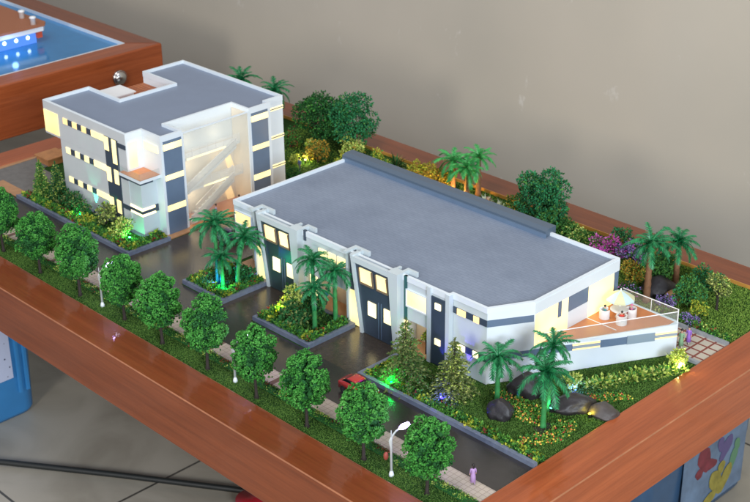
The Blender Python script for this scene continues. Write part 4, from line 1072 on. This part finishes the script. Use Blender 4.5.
person('seated person in pink in the right terrace chair',(SEATS[2][0][0],SEATS[2][0][1],TZ+.02),R(140),pk,pk,pose='sit',h=1.9,seed=10,hairm=mat('pink_hat',(.7,.2,.4)))
tub_chair('left white tub chair on the terrace, seating the person in teal',(*SEATS[0][0],TZ),R(50))
tub_chair('front white tub chair on the terrace, seating the person in red',(*SEATS[1][0],TZ),R(130))
tub_chair('right white tub chair on the terrace, seating the person in pink',(*SEATS[2][0],TZ),R(230))

# ------------------------------------------------------------------ cars
def car(label, loc, rz, pm, L=4.6, Wd=1.95):
    t = thing('car', label, 'car', loc, rz)
    # body: side profile lofted across the width with tumblehome
    prof = [(-.5,.28),(-.5,.62),(-.47,.8),(-.33,.88),(-.2,.92),(.14,.9),(.32,.82),(.46,.7),(.5,.55),(.5,.28)]
    def loft(pr,ws,hs=1.45):
        m = M(); n_ = len(pr); k = len(ws)
        v = [(x*L*sx, w*Wd/2, z*hs*sz) for (w,sx,sz) in ws for x,z in pr]
        f = [(j*n_+i,j*n_+i+1,(j+1)*n_+i+1,(j+1)*n_+i) for j in range(k-1) for i in range(n_-1)]
        f += [(j*n_+n_-1,j*n_,(j+1)*n_,(j+1)*n_+n_-1) for j in range(k-1)]
        f += [tuple(range(n_))[::-1], tuple(range((k-1)*n_,k*n_))]
        return m.add(v,f)
    o = loft(prof,[(-1,.95,.93),(-.9,.99,.99),(-.5,1,1.02),(.5,1,1.02),(.9,.99,.99),(1,.95,.93)]).build('body',pm,t,True)
    cab = [(-.42,.86),(-.3,1.2),(-.18,1.28),(.02,1.27),(.12,1.18),(.26,.86)]
    loft(cab,[(-.88,1,.96),(-.72,.96,.97),(.72,.96,.97),(.88,1,.96)],1.3).build('windows',mat('car_glass',(.01,.012,.015),rough=.08),t)
    roof = [(-.29,1.205),(-.18,1.29),(.02,1.28),(.1,1.205)]
    loft(roof,[(-.74,.98,1.0),(-.5,1,1.012),(.5,1,1.012),(.74,.98,1.0)],1.3).build('roof',pm,t,True)
    for x in (-.3,.31):
        for s_ in (-1,1):
            w = M(); yy = s_*Wd*.46
            w.tube([(x*L,yy-.13,.38),(x*L,yy+.13,.38)],.38,14); wo = w.build('wheel',mat('tyre',(.015,.015,.015),rough=.7),t)
            M().tube([(x*L,yy-.15,.38),(x*L,yy+.15,.38)],.22,10).build('rim','metal',wo)
    for s_ in (-1,1):
        M().ball((.475*L,s_*.62,.88),(.12,.25,.1)).build('headlight',mat('headlamp',(.8,.8,.75),rough=.1),t,True)
        M().ball((-.485*L,s_*.66,.95),(.08,.22,.1)).build('taillight',mat('taillamp',(.4,.01,.01),rough=.2),t,True)
    return t
car('glossy red car on the road, mostly behind a street tree',(-20.3,8.5,.02),0,mat('red_car_paint',(.5,.015,.01),rough=.2,coat=1),4.1,1.85)
car('dark violet car parked on the driveway behind the three palms',(-56.4,22.5,.02),R(85),mat('violet_car_paint',(.03,.015,.06),rough=.2,coat=1))

# ------------------------------------------------------------------ street lamps
lp = thing('street_lamp','x','street lamp',group='white street lamps along the pavement')
M().lathe([(.25,-.02),(.23,.2),(.14,.5),(.11,.55)],n=12).build('base','post',lp,True)
M().tube([(0,0,.5),(0,0,3.6),(.02,.05,4.1),(.15,.45,4.55),(.25,.8,4.7)],[.13,.1,.09,.08,.07],8).tube([(0,0,2.4),(-.15,-.1,3.6),(.02,.03,4.2)],.05,6).tube([(0,0,4.1),(0,0,4.75)],[.07,.03],6).build('post','post',lp,True)
hd = M(); hd.tube([(.24,.76,4.68),(.34,1.1,4.78),(.52,1.7,4.92)],[.1,.24,.17],8); h_ = hd.build('lamp_head','led',lp,True)
M().tube([(.31,1.0,4.70),(.36,1.15,4.73),(.51,1.68,4.86)],[.12,.2,.14],8).build('diffuser','led',h_,True)
pn = M().ball((-.42,-.25,2.0),(.24,.24,.42),0,10,8); pn.tube([(-.42,-.25,2.35),(0,0,2.5)],.025,5); pn.build('red_lantern',mat('red_lantern',(.3,.06,.04),rough=.6),lp,True)
pl_ = light('POINT',(.4,1.3,4.35),14,(.75,.65,1),.18,lp,'lamp_light')
lp.location = (-8.3,1.0,0); lp['label'] = 'white street lamp with a red lantern between the two front street trees'
def plain_lamp(*a):
    o = dup(*a)
    for c in list(o.children):
        if c.name.startswith('red_lantern'): bpy.data.objects.remove(c)
o = plain_lamp(lp,(-30.7,1.5,0),0,'white street lamp mostly hidden inside a tree crown in mid-row')
o = plain_lamp(lp,(-53.5,1.4,0),0,'white street lamp near the far end of the street tree row')

# ------------------------------------------------------------------ coloured garden spots
def spot(label, loc, col, e, lens=6, up=.5, size=.12):
    t = thing('garden_spotlight', label, 'spotlight', loc)
    M().lathe([(.16,0),(.16,.05),(.07,.08),(.07,.2),(.15,.24),(.17,.42)],n=10).build('housing','darkmetal',t)
    M().ball((0,0,.44),(.15,.15,.08)).build('lens',mat('led_lens',col,emit=col,emit_s=lens),t,True)
    light('POINT',(0,0,up+.25),e*12,col,.25,t,'spot_light')
    return t
G=(.01,1,.22); 
spot('green spotlight in the middle of the planted bed',(-74.6,12.6,.36),G,26)
spot('green-white spotlight at the right end of the planted bed',(-64.6,13.0,.36),(.12,1,.35),26)
spot('teal spotlight at the foot of the three palms',(-45.9,12.3,.36),(.0,1,.45),21)
spot('blue spotlight behind the three palm trunks',(-48.0,12.5,.36),(.01,.15,1),24)
spot('yellow spotlight inside the bushes of the two-palm island',(-37.6,13.6,.5),(1,.85,.15),20)
spot('bright green spotlight below the driveway-corner pine',(-18.9,11.6,.15),(.0,1,.12),55)
spot('violet-blue spotlight in front of the second pine',(-13.4,13.0,.1),(.04,.03,1),34)
spot('blue spotlight in the pale shrub behind the rocks',(-5.3,23.2,.1),(.06,.14,1),40)
spot('green spotlight beside the large dark rock',(-4.9,19.1,.05),(.1,1,.5),10)
spot('small yellow spotlight between the two right-hand rocks',(-1.7,20.9,.02),(1,.8,.05),5)
spot('bright yellow-white spotlight at the garden corner near the wall end',(-.5,33.9,.1),(1,.95,.35),40,10)
spot('warm spotlight under the small palm trio behind the ridge',(-45.4,49.2,.0),(1,.6,.15),80)
spot('warm spotlight beside the ochre shrub behind the ridge',(-50.0,49.0,.0),(1,.75,.2),70)
spot('warm spotlight before the dense dark round tree',(-68.6,44.8,.0),(1,.85,.3),34)
for x,y,c,e in ((-74.4,14.75,(.05,1,.55),60),(-14.9,18.05,(.12,.06,1),70),(-17.9,17.5,(.1,.08,1),30),(-46.9,17.9,(.25,.1,1),40)):
    t = thing('wall_washer','%s up-light washing the %s' % ({-74.4:'green',-14.9:'violet',-17.9:'blue-violet',-46.9:'purple'}[x],{-74.4:'shaded street face of the taller building',-14.9:'white wall near the front corner',-17.9:'pilaster beside the tall dark panel',-46.9:'corner wall behind the three palms'}[x]),'spotlight',(x,y-.1,.36 if x==-74.4 else .05))
    M().lathe([(.12,0),(.12,.3),(.09,.32)],n=8).build('housing','darkmetal',t)
    light('SPOT',(0,-.05,.4),e*26,c,.05,t,'washer_light',target=(0,.35,5),spot=42)

# ------------------------------------------------------------------ second table behind
t2 = thing('display_table','second wooden display table with blue water top at the back left','display table')
X1,Y2,Z2 = -119.0,58.4,3.0
W['water'] = mat('blue_resin_water',(.03,.25,.55),rough=.12,spec=.6,noise_s=.08,noise_a=.25,bump=.15,bump_s=.6)
P = [(X1,-60),(X1,Y2),(X1-FW,Y2-FW),(X1-FW,-60)]
bevel(M().prism(P,Z2-8.6,Z2).build('frame_board','wood_y',t2),.25,3)
P = [(X1,Y2),(X1-150,Y2),(X1-150,Y2-FW),(X1-FW,Y2-FW)]
bevel(M().prism(P,Z2-8.6,Z2).build('frame_board','wood_x',t2),.25,3)
M().box(X1-150,X1-FW+.2,-60,Y2-FW+.2,Z2-3,Z2-.5).build('water_top','water',t2)
M().box(X1-FW-.02,X1-FW+.12,-60,Y2-FW,Z2-.6,Z2+.05).box(X1-150,X1-FW,Y2-FW-.12,Y2-FW+.02,Z2-.6,Z2+.05).build('pale_edging','post',t2)
lk = M().ball((X1+.35,49.5,-.8),(.75,1.15,1.15),0,16,12); lk.tube([(X1-.1,49.5,-.8),(X1+.4,49.5,-.8)],1.25,20); lk.build('lock','metal',t2,True)
M().box(X1-6.5,X1-5.7,24,25,FZ,Z2-8.6).box(X1-5,X1-3,52,54,FZ,Z2-8.6).build('leg','darkmetal',t2)
pvn = thing('waterside_pavilion','model pavilion with orange roof deck standing in the blue water','pavilion',(-137.2,40.6,Z2-.5))
W['orange_roof'] = mat('orange_roof',(.36,.13,.06),rough=.5)
M().prism([(-14,-14),(3.0,-14),(3.0,5.4),(2.0,6.2),(-14,6.2)],2.9,3.3).build('roof_deck','orange_roof',pvn)
M().prism([(-14,-14),(2.8,-14),(2.8,5.2),(1.8,6.0),(-14,6.0)],2.1,2.9).build('fascia','white2',pvn)
M().box(-13,1.6,-13,4.4,0,2.1).build('glass_hall',mat('blue_lit_glass',(.05,.15,.4),rough=.2,emit=(.12,.3,1),emit_s=.7),pvn)
for k,y in enumerate((-6,-3.8,-1.6,.6,2.8)): M().ball((1.65,y,1.15),(.12,.33,.33)).build('wall_light',mat('blue_white_led',(.8,.9,1),emit=(.6,.8,1),emit_s=5),pvn,True)
M().lathe([(.45,3.3),(.45,4.3),(.58,4.35),(.5,4.6),(0,4.7)],(-2.6,4.6,0),12).build('chimney','white2',pvn,True)
M().lathe([(.45,3.3),(.45,4.3),(.58,4.35),(.5,4.6),(0,4.7)],(2.0,3.9,0),12).build('chimney','white2',pvn,True)
M().box(1.7,2.3,4.3,5.2,.9,2.1).build('red_door',mat('red_door',(.6,.08,.03)),pvn)
light('POINT',(4.2,-1.5,2.0),120,(.2,.4,1),.5,pvn,'facade_light')

# ------------------------------------------------------------------ tubs, cable, red lid under the table
def tub(label, x0,x1,y0,y1,z1, body, lidm, seed=0):
    t = thing('storage_tub', label, 'storage tub', ((x0+x1)/2,(y0+y1)/2,FZ)); h = z1-FZ
    wx,wy = (x1-x0)/2,(y1-y0)/2
    def rr(sx,sy,r=2.2,n_=6):
        P = []
        for cx,cy,a0 in ((1,1,0),(-1,1,90),(-1,-1,180),(1,-1,270)):
            for k in range(n_+1):
                a = R(a0+90*k/n_); P.append((cx*(sx-r)+r*math.cos(a),cy*(sy-r)+r*math.sin(a)))
        return P
    m = M(); L = []
    prof = [(.92,0),(.94,.6),(.955,h*.3),(.96,h*.33),(.975,h*.62),(.985,h*.65),(1,h*.86),(1.03,h*.865),(1.03,h*.9)]
    for s_,z in prof: L.append([(x,y,z) for x,y in rr(wx*s_,wy*s_)])
    n_ = len(L[0]); v = [p for l in L for p in l]
    m.add(v,[(j*n_+i,j*n_+(i+1)%n_,(j+1)*n_+(i+1)%n_,(j+1)*n_+i) for j in range(len(L)-1) for i in range(n_)]+[tuple(range(n_))[::-1]])
    m.build('tub_body',body,t,True)
    l = M().prism(rr(wx*1.05,wy*1.05),h*.9,h); l.build('lid',lidm,t)
    return t
bt = mat('blue_plastic',(.04,.22,.5),rough=.35,noise_s=.3,noise_a=.1)
tb1 = tub('bright blue plastic tub under the far left end of the table',-124,-95.3,-10,16,-6.3,bt,bt)
lab = mat('speckled_label',(.5,.55,.7),rough=.5)
nt = lab.node_tree; bb = nt.nodes['Principled BSDF']; v_ = nt.nodes.new('ShaderNodeTexVoronoi'); v_.inputs['Scale'].default_value=.9
tc = nt.nodes.new('ShaderNodeTexCoord'); nt.links.new(tc.outputs['Object'],v_.inputs['Vector']); cr_ = nt.nodes.new('ShaderNodeValToRGB')
cr_.color_ramp.elements[0].position=.12; cr_.color_ramp.elements[0].color=(.03,.03,.08,1); cr_.color_ramp.elements[1].position=.18; cr_.color_ramp.elements[1].color=(.48,.52,.68,1)
nt.links.new(v_.outputs['Distance'],cr_.inputs[0]); nt.links.new(cr_.outputs[0],bb.inputs['Base Color'])
M().box(14.05,14.2,-8,8.5,7,20).build('label',lab,tb1)
for y in (9.6,10.8): M().tube([(13.7,y,4),(14.2,y,27)],.35,6).build('rib',bt,tb1)
bt2 = mat('dark_blue_plastic',(.045,.1,.19),rough=.3,noise_s=.2,noise_a=.3)
tb2 = tub('dusky blue tub with a bright printed sticker under the right side',-42,-11.5,47,72.5,-11,bt2,bt2)
stk = M()
stk.box(15.0,15.05,-4.6,9.6,2,22,0)
def blob(cy,cz,ry,rz,mi,off,rot=0,n_=16):
    vs = []
    for k in range(n_):
        a = 6.2832*k/n_; y = ry*math.cos(a)*(1+.18*math.sin(3*a)); z = rz*math.sin(a)
        vs.append((15.06+off,cy+y*math.cos(rot)-z*math.sin(rot),cz+y*math.sin(rot)+z*math.cos(rot)))
    stk.add(vs,[tuple(range(n_))],mi)
blob(.1,9.6,1.3,2.3,1,.02,.5); blob(1.6,8.3,.8,1.5,1,.03,1.3); blob(-.9,8.0,.9,.8,1,.035,.1)
blob(4.9,9.2,1.0,2.0,4,.04,-.6); blob(3.6,10.3,.7,1.2,4,.045,.2); blob(6.9,6.6,.8,2.0,3,.05,-.3); blob(7.6,8.6,.6,1.0,3,.055,.4)
blob(3.4,4.6,1.2,2.5,2,.06,.6); blob(5.4,4.4,1.0,2.2,2,.07,-.5); blob(2.2,2.9,1.6,.8,2,.08,.2); blob(4.2,6.6,.8,1.0,2,.09,0)
stk.build('sticker',[mat('pale_blue_print',(.15,.23,.35),rough=.3,noise_s=.25,noise_a=.5),mat('red_print',(.22,.035,.05),noise_s=.6,noise_a=.5),mat('yellow_print',(.32,.27,.05),noise_s=.6,noise_a=.5),mat('green_print',(.09,.2,.11)),mat('violet_print',(.09,.07,.17))],tb2)
cb = M().tube([(-125,-26,FZ+.6),(-105,-10,FZ+.6),(-86.4,3.7,FZ+.6),(-72.8,13.0,FZ+.6),(-59,22,FZ+.6),(-40,34,FZ+.6)],.42,8)
tag(cb.build('power_cable',mat('black_rubber',(.012,.014,.013),rough=.5),None,True),'thick black cable lying on the grey tiled floor','cable')
rl_ = thing('plastic_basin','red plastic basin on the floor below the front board','basin',(-54.3,21.3,FZ-.3))
M().lathe([(1.7,.3),(2.1,1.9),(2.3,2.0),(2.3,2.15),(2.0,2.1),(1.6,.5),(0,.5)],n=24).build('bowl',mat('red_plastic',(.4,.015,.025),rough=.35),rl_,True)

# ------------------------------------------------------------------ light
w = bpy.data.worlds.new('World'); S.world = w; w.use_nodes = True
w.node_tree.nodes['Background'].inputs[0].default_value = (.78,.84,1,1)
w.node_tree.nodes['Background'].inputs[1].default_value = .56
light('AREA',(230,-110,110),800000,(.8,.9,1),90,None,'window_light',target=(-30,25,0))
light('AREA',(70,-270,100),330000,(1,.95,.86),58,None,'added_front_light',target=(-45,70,0))  # unseen low front light, added so the table shadows the wall
light('AREA',(-20,-60,240),250000,(1,.95,.88),120,None,'overhead_fill',target=(-30,40,0))  # unseen fill from above, added to brighten the model and wall

# ------------------------------------------------------------------ camera
F,yaw,pitch,roll = 1402.94, -0.770634+math.pi, .448954, -.0106576
f = Vector((math.cos(pitch)*math.cos(yaw),math.cos(pitch)*math.sin(yaw),-math.sin(pitch)))
r = Vector((math.sin(yaw),-math.cos(yaw),0)); u = r.cross(f)
c_,s_ = math.cos(roll),math.sin(roll)
rr_ = r*c_+u*s_; uu = u*c_-r*s_
cam = bpy.data.cameras.new('Camera'); co = bpy.data.objects.new('Camera',cam); COL.objects.link(co)
mt = Matrix((rr_,uu,-f)).transposed().to_4x4(); mt.translation = Vector((65.1,-72,72)); co.matrix_world = mt
cam.sensor_width = 36; cam.lens = F/750*36; cam.clip_start = 1; cam.clip_end = 3000
cam.dof.use_dof = True; cam.dof.focus_distance = 132; cam.dof.aperture_fstop = .24
S.camera = co
S.view_settings.view_transform = 'Standard'; S.view_settings.look = 'None'; S.view_settings.exposure = 0
S.render.engine = 'CYCLES'
S.cycles.max_bounces = 6; S.cycles.transparent_max_bounces = 10; S.cycles.sample_clamp_indirect = 6; S.cycles.caustics_reflective = False; S.cycles.caustics_refractive = False
S.cycles.use_denoising = True
